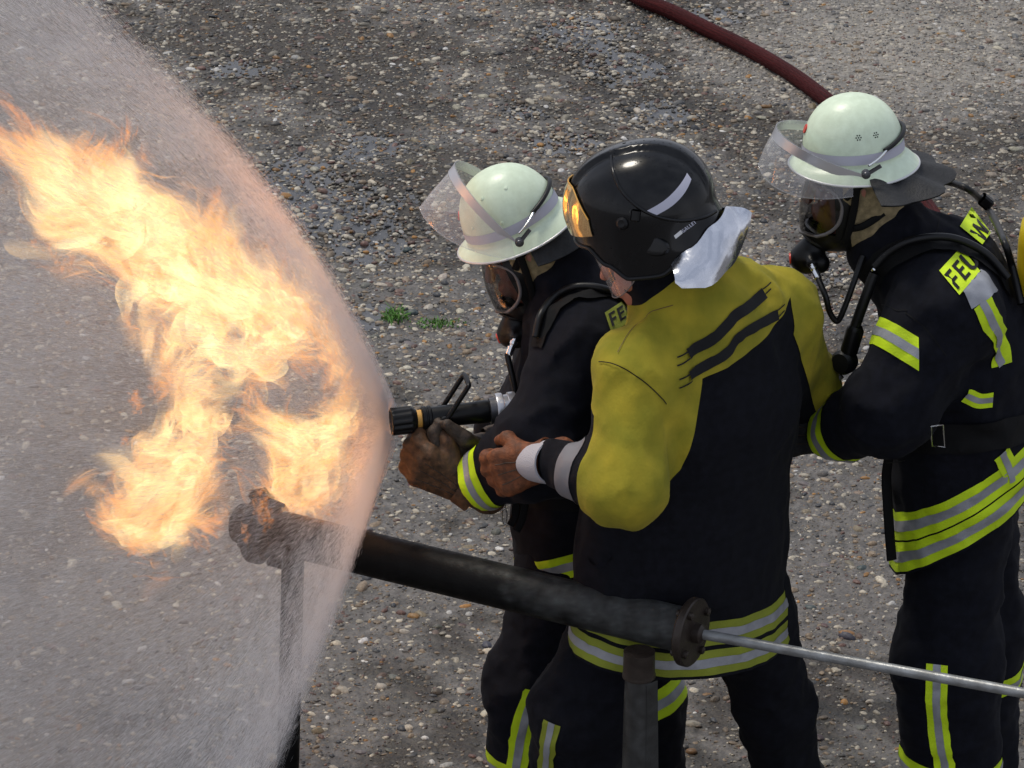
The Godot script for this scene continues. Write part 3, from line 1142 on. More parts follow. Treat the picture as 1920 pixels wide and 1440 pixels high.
# ---------- flames ----------
func build_fire() -> void:
	var m := StandardMaterial3D.new()
	m.resource_name = "flame"
	m.shading_mode = BaseMaterial3D.SHADING_MODE_UNSHADED
	m.transparency = BaseMaterial3D.TRANSPARENCY_ALPHA
	m.vertex_color_use_as_albedo = true
	m.albedo_color = lin(2.5, 2.5, 2.5)
	m.cull_mode = BaseMaterial3D.CULL_DISABLED
	mats["flame"] = m
	var z := 0.05
	flame("flame", "broad pale flame streaming up to the upper left behind the water cone", z, [
		[[560, 605, 56], [470, 556, 74], [380, 505, 86], [290, 448, 84], [205, 385, 74], [120, 325, 62], [40, 290, 34], [-60, 262, 26]],
		[[300, 440, 70], [190, 430, 62], [115, 408, 24]],
		[[160, 300, 40], [215, 285, 20], [245, 240, 12]],
		[[90, 285, 30], [30, 225, 20], [5, 180, 14]]], 1350, 0.14, 21)
	flame("flame", "tall ragged flame column hanging left of the burner with a foot trailing left", z, [
		[[300, 500, 66], [345, 600, 62], [372, 690, 50], [360, 780, 50], [372, 870, 48], [345, 950, 58], [330, 985, 50]],
		[[405, 990, 22], [330, 985, 44], [262, 998, 44], [205, 975, 36], [172, 962, 16]],
		[[345, 850, 50], [295, 900, 50], [245, 940, 42], [205, 965, 28]],
		[[330, 720, 30], [295, 740, 16], [300, 700, 8]],
		[[300, 850, 26], [262, 875, 18], [240, 905, 20]],
		[[400, 980, 26], [412, 1000, 14]],
		[[260, 1000, 22], [245, 1040, 10]]], 1000, 0.12, 22)
	flame("flame", "ragged flame above the burner pipe rising along the inside of the water cone", z + 0.06, [
		[[560, 930, 60], [590, 890, 74], [622, 810, 52], [645, 740, 34], [622, 660, 34], [590, 600, 38], [550, 560, 46]],
		[[525, 920, 40], [560, 860, 62], [525, 815, 46], [482, 770, 32], [468, 700, 28], [485, 620, 28], [455, 575, 28]],
		[[605, 650, 34], [570, 690, 26], [540, 650, 24], [505, 595, 30]],
		[[615, 955, 24], [580, 945, 40], [520, 935, 36], [490, 930, 22]]], 900, 0.11, 23, 0.8)
	flame("flame", "small flame licking over the burner head flange", 0.24, [[[500, 985, 12], [492, 955, 22], [490, 925, 14]], [[465, 1010, 10], [455, 985, 7]]], 70, 0.05, 24)
	flame("flame", "small detached tuft of flame left of the tall flame column", z, [[[258, 770, 8], [256, 750, 16], [250, 735, 8]]], 45, 0.045, 25)
	flame("flame", "tiny detached flame wisp below the tuft, over the pebbled ground", z, [[[228, 830, 7], [238, 822, 7]]], 20, 0.03, 26)
	flame("flame", "faint orange flame lick at the lower left edge of the big flame", z, [[[125, 500, 22], [100, 470, 14], [60, 455, 10]]], 26, 0.06, 27)
	for q in [["fire_glow", Vector3(at(380, 500, z).x, at(380, 500, z).y, z), 0.3, 0.16], ["burner_glow", at(590, 880, z + 0.06), 0.12, 0.12]]:
		var l := OmniLight3D.new()
		l.name = q[0]
		l.position = q[1]
		l.light_color = Color(1.0, 0.6, 0.28)
		l.light_energy = q[2]
		l.light_size = q[3]
		l.omni_range = 8.0
		l.omni_attenuation = 2.0
		l.shadow_enabled = true
		add_child(l)


func flame(called: String, label: String, z: float, chains: Array, count: int, long: float, seed_: int, soft := 1.0) -> void:
	var r := RandomNumberGenerator.new()
	r.seed = seed_
	var curl := FastNoiseLite.new()
	curl.frequency = 5.0
	curl.fractal_octaves = 3
	curl.seed = seed_
	var tip := at(733, 790, NOZZLE_Z)
	var segs := []
	var total := 0.0
	for ch in chains:
		for k in ch.size() - 1:
			var p := at(ch[k][0], ch[k][1], z)
			var q := at(ch[k + 1][0], ch[k + 1][1], z)
			var w: float = (p.distance_to(q) + 0.02) * (ch[k][2] + ch[k + 1][2])
			total += w
			segs.append([p, q, ch[k][2] * SCALE, ch[k + 1][2] * SCALE, total])
	var o := thing(called, label, "flame", segs[0][0])
	o.set_meta("group", "gas flames inside the water cone")
	var g := Geo.new()
	const COLS := 5
	var small := int(count * 1.1)
	for k in count + small:
		var fine := k >= count
		var pick := r.randf() * total
		var s: Array = segs[0]
		for e in segs:
			s = e
			if e[4] >= pick: break
		var t := r.randf()
		var rad: float = lerpf(s[2], s[3], t)
		var spread := Vector3(r.randfn(0, 0.46), r.randfn(0, 0.46), r.randfn(0, 0.5))
		if spread.length() > 1.05: spread *= 0.6
		if fine: spread = spread.normalized() * r.randf_range(0.55, 1.12)
		var p: Vector3 = s[0].lerp(s[1], t) + spread * rad
		var core := clampf(1.0 - spread.length() * 0.95, 0.0, 1.0)
		core = clampf(core * smoothstep(0.01, 0.07, rad) * 1.3, 0.0, 1.0)
		var dir: Vector3 = (s[1] - s[0]).normalized()
		var length := long * r.randf_range(0.35, 1.25) * clampf(rad / 0.05, 0.4, 1.2)
		var steps := 9
		var f0 := Vector3(curl.get_noise_3d(p.x, p.y, p.z), curl.get_noise_3d(p.x + 7.0, p.y, p.z + 3.0), curl.get_noise_3d(p.x, p.y + 9.0, p.z))
		p -= (dir * 0.5 + Vector3(-0.06, 0.14, 0) + f0 * 1.25).normalized() * (length * 0.5)
		var wide := r.randf_range(0.007, 0.052) * clampf(rad / 0.06, 0.35, 1.3) * (0.5 if core < 0.25 else 1.0)
		if fine:
			wide = r.randf_range(0.002, 0.009)
			length *= r.randf_range(0.35, 0.75)
		var face := Vector3(r.randfn(0, 1), r.randfn(0, 1), r.randfn(0, 1))
		var alpha := r.randf_range(0.08, 0.34) * (0.75 + 0.6 * core) * (1.35 if fine else 1.0) * soft * (0.5 if wide > 0.024 and core < 0.5 else 1.0)
		var tint := Vector3(1.0, 0.33, 0.07).lerp(Vector3(1.0, 0.72, 0.34), clampf(core * 1.25 + r.randf_range(-0.15, 0.15), 0.0, 1.0))
		var bright := lerpf(0.5, 1.0, core)
		var sharp := r.randf_range(0.15, 0.85)
		var f := g.v.size()
		for j in steps + 1:
			var u := float(j) / steps
			var flow := Vector3(curl.get_noise_3d(p.x, p.y, p.z), curl.get_noise_3d(p.x + 7.0, p.y, p.z + 3.0), curl.get_noise_3d(p.x, p.y + 9.0, p.z))
			var d := (dir * 0.5 + Vector3(-0.06, 0.14, 0) + flow * 1.25).normalized()
			p += d * (length / steps)
			var across := d.cross(face).normalized()
			var lift := d.cross(across)
			var rad_ := Vector2(p.y - tip.y, p.z - tip.z).length()
			var inside := smoothstep(0.0, 0.07, tip.x - p.x - 0.3 * rad_ - 0.3 * rad_ * rad_)
			var w := wide * sin(PI * clampf(u * 0.9 + 0.06, 0, 1)) * (1.0 + 0.5 * flow.x)
			for c in COLS:
				var x := float(c) / (COLS - 1)
				g.v.append(p + across * (w * (x - 0.5) * 2.0) + lift * (w * 0.6 * (1.0 - pow(x * 2.0 - 1.0, 2.0))))
				var edge := (x / sharp if x < sharp else (1.0 - x) / (1.0 - sharp))
				var a := alpha * pow(clampf(edge, 0, 1), 1.15) * pow(sin(PI * u), 0.7)
				a *= inside
				g.c.append(Color(tint.x * bright, tint.y * bright, tint.z * bright, clampf(a, 0, 1)))
		g.grid(steps + 1, COLS, f)
	var mi := part("burning_gas", g, mats["flame"], o)
	mi.set_meta("kind", "stuff")


# ---------- water cone ----------
func build_spray() -> void:
	var r := RandomNumberGenerator.new()
	r.seed = 5
	var tip := at(733, 790, NOZZLE_Z)
	var back := (at(962, 766, NOZZLE_Z - 0.05) - tip).normalized()
	var ax := Vector3(-1, 0.0, -back.z * 0.5).normalized()
	var e1 := Vector3.UP - ax * Vector3.UP.dot(ax)
	e1 = e1.normalized()
	var e2 := ax.cross(e1)
	var jets := FastNoiseLite.new()
	jets.frequency = 1.6
	jets.fractal_octaves = 3
	jets.seed = 12
	var o := thing("water_spray", "wide cone of fine white water spray fanning out of the nozzle", "water spray", tip, "", "stuff")
	var list := []
	for k in 330000:
		var phi := r.randf() * TAU
		var den := 0.62 + 0.75 * jets.get_noise_2d(cos(phi) * 5.0, sin(phi) * 5.0) + 0.5 * jets.get_noise_2d(cos(phi) * 22.0, sin(phi) * 22.0 + 30.0)
		if r.randf() > den: continue
		var rr := 0.02 + 2.0 * pow(r.randf(), 1.15)
		var up := cos(phi)                   # +1 above, -1 below
		var spread := absf(r.randfn(0, 1))
		if r.randf() < 0.25: spread *= 3.0
		var c := 0.255 + 0.15 * up
		var k1 := 0.3 + spread * 0.05
		var bend := c + spread * 0.06 * rr
		var x := k1 * rr + bend * rr * rr
		var slope := k1 + 2.0 * bend * rr
		var out := e1 * cos(phi) + e2 * sin(phi)
		var p := tip + ax * x + out * (rr + 0.018)
		p += Vector3(r.randfn(0, 1), r.randfn(0, 1), r.randfn(0, 1)) * 0.012 * rr
		if p.y < 0.004: continue
		if p.z > 2.2 or p.x < -2.6 or p.y > 2.9: continue
		var d := (out + ax * slope).normalized()
		d = (d + Vector3(r.randfn(0, 1), r.randfn(0, 1), r.randfn(0, 1)) * 0.03).normalized()
		var len_ := r.randf_range(0.012, 0.036) * (0.6 + 0.4 * minf(rr, 1.0))
		var wid := r.randf_range(0.00005, 0.00012) * (0.75 + 0.35 * rr)
		var sx := d.cross(Vector3.UP).normalized()
		list.append([0, Transform3D(Basis(sx * wid, d * len_, sx.cross(d) * wid), p), Color.WHITE])
	# loose drops
	for k in 0:
		var q := Vector3(r.randf_range(-1.4, -0.3), r.randf_range(0.05, 2.0), r.randf_range(-0.6, 0.9))
		var wid := r.randf_range(0.0005, 0.0013)
		list.append([0, Transform3D(Basis.from_scale(Vector3(wid, wid * 2.0, wid)), q), Color.WHITE])
	var g := Geo.new()
	for s in 7:
		var c := Vector3(r.randfn(0, 140.0), r.randf_range(-0.9, 0.9), r.randfn(0, 140.0)) if s else Vector3.ZERO
		for j in 3: g.v.append(c + Vector3(cos(TAU * j / 3), 0, sin(TAU * j / 3)))
		g.v.append(c + Vector3(0, 0.5, 0)); g.v.append(c + Vector3(0, -0.5, 0))
		for j in 3:
			g.tri(s * 5 + j, s * 5 + (j + 1) % 3, s * 5 + 3)
			g.tri(s * 5 + (j + 1) % 3, s * 5 + j, s * 5 + 4)
	g.normals()
	var m := plain("water_drops", lin(0.9, 0.9, 0.92), 0.5)
	m.backlight_enabled = true
	m.backlight = Color(0.8, 0.8, 0.8)
	scatter("droplets", g.mesh(Vector3.ZERO), m, [], o)
	var node := o.get_child(0) as MultiMeshInstance3D
	node.multimesh.instance_count = list.size()
	for k in list.size():
		var t: Transform3D = list[k][1]
		t.origin -= tip
		node.multimesh.set_instance_transform(k, t)
		node.multimesh.set_instance_color(k, list[k][2])
	# the fine mist that hangs inside the cone
	var fm := FogMaterial.new()
	fm.resource_name = "mist"
	fm.albedo = Color(0.99, 0.965, 0.95)
	fm.density = 0.26
	var fv := FogVolume.new()
	fv.name = "mist"
	fv.shape = RenderingServer.FOG_VOLUME_SHAPE_CONE
	fv.material = fm
	var high := 1.5
	fv.size = Vector3(2.0 * high * 1.52, high, 2.0 * high * 1.52)
	var y := -ax
	var xx := Vector3.UP.cross(y).normalized()
	fv.transform = Transform3D(Basis(xx, y, xx.cross(y)), ax * (high * 0.5 + 0.02))
	fv.set_meta("kind", "stuff")
	o.add_child(fv)
# ---------- things that people wear ----------
func sight(p: Vector3) -> Vector3:
	return (p - EYE).normalized()


# the place on a soft body that a survey direction meets, coming from depth z0
func meet(fl: Field, px: float, py: float, z0: float, lift := 0.003) -> Vector3:
	var p := at(px, py, z0)
	return fl.drape(p, sight(p), lift)


# a strip lying on a soft body along pts ([px, py, z0] each), between two offsets across it
func strip_on(fl: Field, pts: Array, from: float, to: float, lift: float, per := 5, cols := 4) -> Geo:
	var raw := []
	for q in pts: raw.append(meet(fl, q[0], q[1], q[2], lift))
	var path := smooth_path(raw, per)
	var rows := []
	for k in path.size():
		var p := fl.settle(path[k], lift)
		var tan := (path[mini(k + 1, path.size() - 1)] - path[maxi(k - 1, 0)]).normalized()
		var n := fl.slope(p)
		var side := tan.cross(n).normalized()
		var row := PackedVector3Array()
		for c in cols:
			row.append(fl.settle(p + side * lerpf(from, to, float(c) / (cols - 1)), lift))
		rows.append(row)
	return sheet(rows)


func tape_on(fl: Field, pts: Array, wide: float, parent: Node3D, neon := "fluorescent_cloth") -> void:
	part("fluorescent_band", strip_on(fl, pts, -wide * 0.5, wide * 0.5, 0.003), mats[neon], parent)
	part("silver_stripe", strip_on(fl, pts, -wide * 0.18, wide * 0.18, 0.0042), mats["reflective_silver"], parent)


func words(text: String, height: float) -> Geo:
	var t := TextMesh.new()
	t.text = text
	var f := SystemFont.new()
	f.font_names = PackedStringArray(["Droid Sans"])
	f.font_weight = 700
	t.font = f
	t.font_size = 64
	t.pixel_size = height / 46.0
	t.depth = 0.0
	t.horizontal_alignment = HORIZONTAL_ALIGNMENT_LEFT
	t.curve_step = 4.0
	var a := t.get_mesh_arrays()
	var g := Geo.new()
	g.v = a[Mesh.ARRAY_VERTEX]
	if a[Mesh.ARRAY_INDEX] != null: g.i = a[Mesh.ARRAY_INDEX]
	if g.i.is_empty():
		for k in g.v.size(): g.i.append(k)
	return g


# lettering laid on a surface: place(u, v) gives a point for u, v in metres from the lower left corner
func words_on(text: String, height: float, place: Callable) -> Geo:
	var g := words(text, height)
	var lo := Vector3(9, 9, 9)
	for p in g.v: lo = lo.min(p)
	for k in g.v.size(): g.v[k] = place.call(g.v[k].x - lo.x, g.v[k].y - lo.y)
	g.normals()
	return g


func head_frame(p: Vector3, yaw: float, pitch: float, roll := 0.0) -> Transform3D:
	# x forward (towards -x in the world), y up, z to the wearer's right
	var b := Basis(Vector3(-1, 0, 0), Vector3(0, 1, 0), Vector3(0, 0, -1))
	b = Basis(Vector3.UP, yaw) * b
	b = b * Basis(Vector3(0, 0, 1), -pitch)
	b = b * Basis(Vector3(1, 0, 0), roll)
	return Transform3D(b, p)


const DOME := Vector3(0.112, 0.132, 0.100)


func dome_at(az: float, y: float, lift := 0.0) -> Vector3:
	var e := 2.0 / 2.25
	var c := pow(clampf(y / DOME.y, 0.0, 1.0), 1.0 / e)
	var rho := pow(maxf(1.0 - c * c, 0.0), e * 0.5)
	return Vector3(cos(az) * (DOME.x * rho + lift), y, sin(az) * (DOME.z * rho + lift))


func brim_edge(az: float) -> Vector3:
	var f := cos(az)
	var w := 0.022 + 0.009 * maxf(f, 0.0) + 0.010 * maxf(-f, 0.0)
	return Vector3(f * (DOME.x + w), -0.016 - 0.012 * (1.0 - f) * 0.6 - 0.01 * (1.0 - f * f), sin(az) * (DOME.z + w))


func add_helmet(person: Node3D, xf: Transform3D, top: float, low: float, holes: bool, label: String) -> Node3D:
	var segs := 72
	var g := Geo.new()
	var rows := 0
	for r in 16:
		var a := PI * 0.5 * r / 15.0
		var e := 2.0 / 2.25
		for j in segs:
			var az := TAU * j / segs
			var rho := pow(sin(a), e)
			g.v.append(xf * Vector3(cos(az) * DOME.x * rho, DOME.y * pow(maxf(cos(a), 0.0), e), sin(az) * DOME.z * rho))
		rows += 1
	for q in [[0.06, -0.006], [0.3, -0.001], [0.65, 0.0], [0.94, 0.0], [1.0, -0.0015], [0.96, -0.0035], [0.5, -0.006], [-0.05, -0.008]]:
		for j in segs:
			var az := TAU * j / segs
			var e := brim_edge(az)
			var i := Vector3(cos(az) * DOME.x, 0, sin(az) * DOME.z)
			var t: float = q[0]
			g.v.append(xf * Vector3(lerpf(i.x, e.x, t), e.y * pow(clampf(t, 0, 1), 1.15) + q[1], lerpf(i.z, e.z, t)))
		rows += 1
	g.grid(rows, segs, 0, true)
	var h := part("helmet", g, mats["luminous_helmet"], person, label)
	var rim := PackedVector3Array()
	for j in 72: rim.append(xf * (brim_edge(TAU * j / 72) + Vector3(0, -0.002, 0)))
	part("brim_edging", tube(rim, 0.0028, 8, -1.0, true), mats["brim_edge"], h)
	# silver band round the crown
	var b1 := []
	for y in [0.006, 0.013, 0.021, 0.028]:
		var row := PackedVector3Array()
		for j in 73: row.append(xf * dome_at(TAU * j / 72, y, 0.0014))
		b1.append(row)
	part("reflective_band", sheet(b1), mats["helmet_band"], h)
	if holes:
		for c in [[-1.62, 0.066], [-2.02, 0.066]]:
			for k in 7:
				var q := Vector2.ZERO if k == 6 else Vector2(cos(TAU * k / 6), sin(TAU * k / 6)) * 0.0052
				var p := dome_at(c[0] + q.x / 0.1, c[1] + q.y, 0.0)
				var p1 := dome_at(c[0] + q.x / 0.1, c[1] + q.y, 0.0006)
				part("vent_hole", tube(PackedVector3Array([xf * (p - (p1 - p) * 3.0), xf * p1]), 0.0016, 8), mats["black_thread"], h)
	else:
		for q in [[-1.5, 0.04], [-2.5, 0.035], [-0.75, 0.045], [-1.95, 0.1], [-1.2, 0.1]]:
			var p := dome_at(q[0], q[1], -0.001)
			part("rivet", lathe([Vector2(0.0045, 0), Vector2(0.004, 0.0018), Vector2(0, 0.0026)], axis_frame(xf * p, xf.basis * (p / DOME / DOME)), 12), mats["luminous_helmet"], h)
	# red badge at the front of the crown
	var bp := dome_at(0.0, 0.062, 0.0)
	part("front_badge", lathe([Vector2(0.011, 0), Vector2(0.01, 0.0025), Vector2(0, 0.003)], axis_frame(xf * bp, xf.basis * (bp / DOME / DOME)), 20), mats["red_paint"], h)
	# visor on two side pivots: metal rail, clear sheet
	var arc := func(beta: float, reach: float, drop: float, th: float) -> Vector3:
		var s := sin(th)
		return Vector3(-0.012 + reach * cos(beta) * cos(th), -0.004 + reach * sin(beta) * cos(th) - drop * sin(clampf(absf(th) * 1.35, 0, PI)) , 0.132 * s * (1.0 + 0.0 * cos(th)))
	var rows_rail := []
	var rows_clear := []
	for r in 3:
		var row := PackedVector3Array()
		for j in 41:
			var th := lerpf(-PI * 0.5, PI * 0.5, j / 40.0)
			var p: Vector3 = arc.call(top, 0.192, 0.0, th)
			var q: Vector3 = arc.call(low, 0.222, 0.052, th)
			row.append(xf * p.move_toward(q, (0.002 + 0.011 * r) * clampf(cos(th) * 3.0, 0.35, 1.0)))
		rows_rail.append(row)
	part("visor_rail", sheet(rows_rail, 0.002), mats["aluminium"], h)
	for r in 9:
		var row := PackedVector3Array()
		for j in 41:
			var th := lerpf(-PI * 0.46, PI * 0.46, j / 40.0)
			var p: Vector3 = arc.call(top, 0.1905, 0.0, th)
			var q: Vector3 = arc.call(low, 0.222, 0.052, th)
			var m := p.lerp(q, r / 8.0)
			m.x += 0.006 * sin(PI * r / 8.0) * cos(th)
			row.append(xf * m)
		rows_clear.append(row)
	part("clear_visor", sheet(rows_clear), mats["clear_visor"], h)
	part("visor_edge", tube(rows_clear[8], 0.0011, 6), mats["face_shield"], h)
	for s in [-1.0, 1.0]:
		var pv := Vector3(-0.014, -0.003, 0.134 * s)
		part("visor_pivot", lathe([Vector2(0, -0.008), Vector2(0.01, -0.007), Vector2(0.01, 0.003), Vector2(0.007, 0.004), Vector2(0.006, 0.006), Vector2(0, 0.007)], axis_frame(xf * pv, xf.basis * Vector3(0, 0, s)), 16), mats["dark_steel_fitting"], h)
		part("visor_bracket", block(Vector3(0.04, 0.009, 0.004), 0.001, xf * Transform3D(Basis(Vector3(0, 0, 1), -0.5), pv + Vector3(-0.016, 0.008, 0.0))), mats["dark_steel_fitting"], h)
		var sp := []
		for k in 6:
			var az: float = s * lerpf(1.72, 2.15, k / 5.0)
			sp.append(xf * (dome_at(az, lerpf(0.014, 0.032, k / 5.0), lerpf(0.03, 0.008, k / 5.0))))
		part("tension_spring", tube(smooth_path(sp, 3), 0.0028, 8), mats["chrome"], h)
	var st := []
	for k in 15:
		var az := lerpf(2.12, TAU - 2.12, k / 14.0)
		st.append(xf * dome_at(az, 0.031 + 0.018 * sin(PI * k / 14.0), 0.006))
	part("rubber_strap", tube(smooth_path(st, 3), 0.0052, 10), mats["black_rubber"], h)
	return h


# curtain of leather or foil hanging from the rear of a helmet
func neck_curtain(h: Node3D, xf: Transform3D, mat: String, drop: float, flare: float, wave: float) -> void:
	var rows := []
	for r in 9:
		var row := PackedVector3Array()
		var t := r / 8.0
		for j in 33:
			var az := lerpf(1.75, TAU - 1.75, j / 32.0)
			var out := flare * t * t + wave * t * sin(j * 0.85 + 0.6)
			var e := brim_edge(az)
			var i := Vector3(cos(az) * (DOME.x + out), -0.012 - drop * t * (0.75 + 0.25 * sin(PI * j / 32.0)) - wave * 0.4 * t * cos(j * 0.7), sin(az) * (DOME.z + out))
			row.append(xf * i)
		rows.append(row)
	part("neck_flap", sheet(rows, 0.004), mats[mat], h)


func add_head(person: Node3D, xf: Transform3D, hair: bool) -> Node3D:
	var f := Field.new()
	f.soft = 0.02
	f.cone(xf * Vector3(0, -0.025, 0), xf * Vector3(-0.012, -0.03, 0), 0.086, 0.088, xf.basis.z, 1.12)
	f.cone(xf * Vector3(0.02, -0.07, 0), xf * Vector3(0.035, -0.145, 0), 0.066, 0.044, xf.basis.z, 1.05)
	f.cone(xf * Vector3(0.04, -0.16, 0), xf * Vector3(0.058, -0.168, 0), 0.026, 0.018)
	f.cone(xf * Vector3(-0.03, -0.1, 0), xf * Vector3(-0.05, -0.25, 0), 0.055, 0.06)
	for s in [-1.0, 1.0]:
		f.cone(xf * Vector3(0.083, -0.052, 0.018 * s), xf * Vector3(0.074, -0.056, 0.05 * s), 0.009, 0.007)
		f.cone(xf * Vector3(0.06, -0.1, 0.04 * s), xf * Vector3(0.05, -0.12, 0.046 * s), 0.016, 0.014)
		f.cone(xf * Vector3(-0.01, -0.06, 0.083 * s), xf * Vector3(-0.012, -0.1, 0.078 * s), 0.011, 0.008)
	f.cone(xf * Vector3(0.086, -0.062, 0), xf * Vector3(0.106, -0.104, 0), 0.009, 0.012)
	f.cone(xf * Vector3(0.088, -0.132, -0.016), xf * Vector3(0.088, -0.132, 0.016), 0.007, 0.007)
	f.cone(xf * Vector3(0.084, -0.143, -0.014), xf * Vector3(0.084, -0.143, 0.014), 0.008, 0.008)
	var body := part("head", f.mesh(0.0055), mats["skin"], person)
	for s in [-1.0, 1.0]:
		part("eye", lathe([Vector2(0, -0.011), Vector2(0.0075, -0.008), Vector2(0.011, 0), Vector2(0.0075, 0.008), Vector2(0.005, 0.0096)], axis_frame(xf * Vector3(0.072, -0.067, 0.031 * s), xf.basis.x), 14), mats["eye_white"], body)
		part("iris", lathe([Vector2(0.0052, 0.0093), Vector2(0.003, 0.0106), Vector2(0, 0.011)], axis_frame(xf * Vector3(0.072, -0.067, 0.031 * s), xf.basis.x), 12), mats["eye_iris"], body)
	return body


func add_hood(person: Node3D, xf: Transform3D) -> void:
	var f := Field.new()
	f.soft = 0.04
	f.na = fold_a
	f.amp_a = 0.003
	f.stretch = Vector3(3, 1.2, 3)
	f.cone(xf * Vector3(0, -0.03, 0), xf * Vector3(-0.012, -0.04, 0), 0.096, 0.096, xf.basis.z, 1.1)
	f.cone(xf * Vector3(0.012, -0.08, 0), xf * Vector3(0.03, -0.15, 0), 0.08, 0.064, xf.basis.z, 1.0)
	f.cone(xf * Vector3(-0.025, -0.1, 0), xf * Vector3(-0.06, -0.2, 0), 0.075, 0.08)
	var g := clip(f.mesh(0.008), func(p: Vector3) -> float:
		var q := xf.affine_inverse() * p
		return 0.034 - q.x if q.y > -0.2 else 0.2)
	part("protective_hood", g, mats["beige_knit"], person)


func add_mask(person: Node3D, xf: Transform3D, line: Array) -> void:
	var f := Field.new()
	f.soft = 0.025
	f.cone(xf * Vector3(0.035, -0.085, 0), xf * Vector3(0.042, -0.13, 0), 0.074, 0.068)
	f.cone(xf * Vector3(0.05, -0.145, 0), xf * Vector3(0.078, -0.188, 0), 0.052, 0.036)
	f.cone(xf * Vector3(0.024, -0.1, 0), xf * Vector3(0.034, -0.165, 0), 0.084, 0.066)
	var lens_at := func(u: float, th: float) -> Vector3:
		return xf * Vector3(0.034 + 0.088 * cos(th) * (1.0 - 0.1 * u * u) - 0.012 * u, -0.112 + 0.066 * u, 0.083 * sin(th) * (1.0 - 0.12 * u * u))
	var g := clip(f.mesh(0.007), func(p: Vector3) -> float:
		var q := xf.affine_inverse() * p
		var v := (q.y + 0.112) / 0.064
		return maxf(v * v + pow(q.z / 0.085, 2.0) * 0.25 - 1.0, 0.052 - q.x))
	var m := part("breathing_mask", g, mats["black_rubber"], person, "black full face breathing mask with grey rimmed lens")
	var rows := []
	for r in 17:
		var u := lerpf(-1.0, 1.0, r / 16.0)
		var row := PackedVector3Array()
		var most := 1.42 * pow(maxf(1.0 - pow(absf(u), 2.6), 0.0), 0.42) + 0.1
		for j in 33: row.append(lens_at.call(u, lerpf(-most, most, j / 32.0)))
		rows.append(row)
	part("lens", sheet(rows), mats["mask_lens"], m)
	var rim := PackedVector3Array()
	for j in 33: rim.append(rows[0][j])
	for r in range(1, 16): rim.append(rows[r][32])
	for j in range(32, -1, -1): rim.append(rows[16][j])
	for r in range(15, 0, -1): rim.append(rows[r][0])
	part("lens_rim", tube(rim, 0.0042, 8, -1.0, true), mats["grey_rubber"], m)
	# connector, clamp ring, red label, demand valve
	var c0 := Vector3(0.072, -0.172, 0)
	var ax := (Vector3(0.102, -0.222, 0) - c0).normalized()
	var cf := xf * axis_frame(c0, ax)
	part("clamp_ring", lathe([Vector2(0.034, 0.006), Vector2(0.042, 0.007), Vector2(0.042, 0.0125), Vector2(0.034, 0.0135)], cf, 30), mats["aluminium"], m)
	part("connector", lathe([Vector2(0.038, 0.0), Vector2(0.038, 0.012), Vector2(0.034, 0.014), Vector2(0.034, 0.03), Vector2(0.038, 0.031), Vector2(0.038, 0.036), Vector2(0.033, 0.038), Vector2(0.0, 0.04)], cf, 30), mats["black_rubber"], m)
	var lab := []
	for y in [0.0145, 0.0265]:
		var row := PackedVector3Array()
		for j in 12:
			var best := lerpf(0.25, 1.45, j / 11.0)
			row.append(cf * Vector3(0, y, 0) + xf.basis * (Vector3(-0.84, -0.5, 0).normalized() * cos(best) + Vector3(0, 0, -1) * sin(best)) * 0.0352)
		lab.append(row)
	part("red_label", sheet(lab), mats["red_label"], m)
	var v := Field.new()
	v.soft = 0.012
	v.cone(xf * Vector3(0.1, -0.222, 0), xf * Vector3(0.118, -0.244, 0), 0.03, 0.034)
	v.cone(xf * Vector3(0.108, -0.25, -0.004), xf * Vector3(0.088, -0.248, -0.026), 0.028, 0.024)
	v.cone(xf * Vector3(0.108, -0.236, -0.028), xf * Vector3(0.106, -0.238, -0.046), 0.013, 0.011)
	part("demand_valve", v.mesh(0.005), mats["black_plastic"], m)
	part("red_button", lathe([Vector2(0.013, 0), Vector2(0.012, 0.005), Vector2(0, 0.006)], axis_frame(xf * Vector3(0.147, -0.243, 0), xf.basis.x), 16), mats["red_paint"], m)
	var s0 := xf * Vector3(0.106, -0.238, -0.05)
	var s1: Vector3 = line[0]
	part("hose_swivel", lathe([Vector2(0, 0), Vector2(0.006, 0), Vector2(0.006, 0.008), Vector2(0.0085, 0.009), Vector2(0.0085, 0.016), Vector2(0.006, 0.018), Vector2(0.006, 0.022), Vector2(0.009, 0.023), Vector2(0.009, 0.04), Vector2(0.007, 0.042)], axis_frame(s0, s1 - s0), 14), mats["chrome"], m)
	var pts := [s0 + (s1 - s0).normalized() * 0.04]
	pts.append_array(line)
	part("air_line", tube(smooth_path(pts, 8), 0.0068, 10), mats["black_rubber"], m)
	# head harness straps over the hood
	for q in [[Vector3(0.03, -0.075, -0.088), Vector3(0.0, -0.045, -0.1), Vector3(-0.05, -0.02, -0.088)], [Vector3(0.035, -0.155, -0.066), Vector3(-0.005, -0.145, -0.084), Vector3(-0.055, -0.12, -0.076)], [Vector3(0.0, -0.012, -0.106), Vector3(0.012, -0.1, -0.094), Vector3(0.028, -0.17, -0.074), Vector3(0.04, -0.2, -0.05)]]:
		var w := []
		for p in q: w.append(xf * p)
		part("harness_strap", tube(smooth_path(w, 5), 0.0085, 8, -1.0, false, 0.3, xf.basis.z), mats["black_strap"], m)


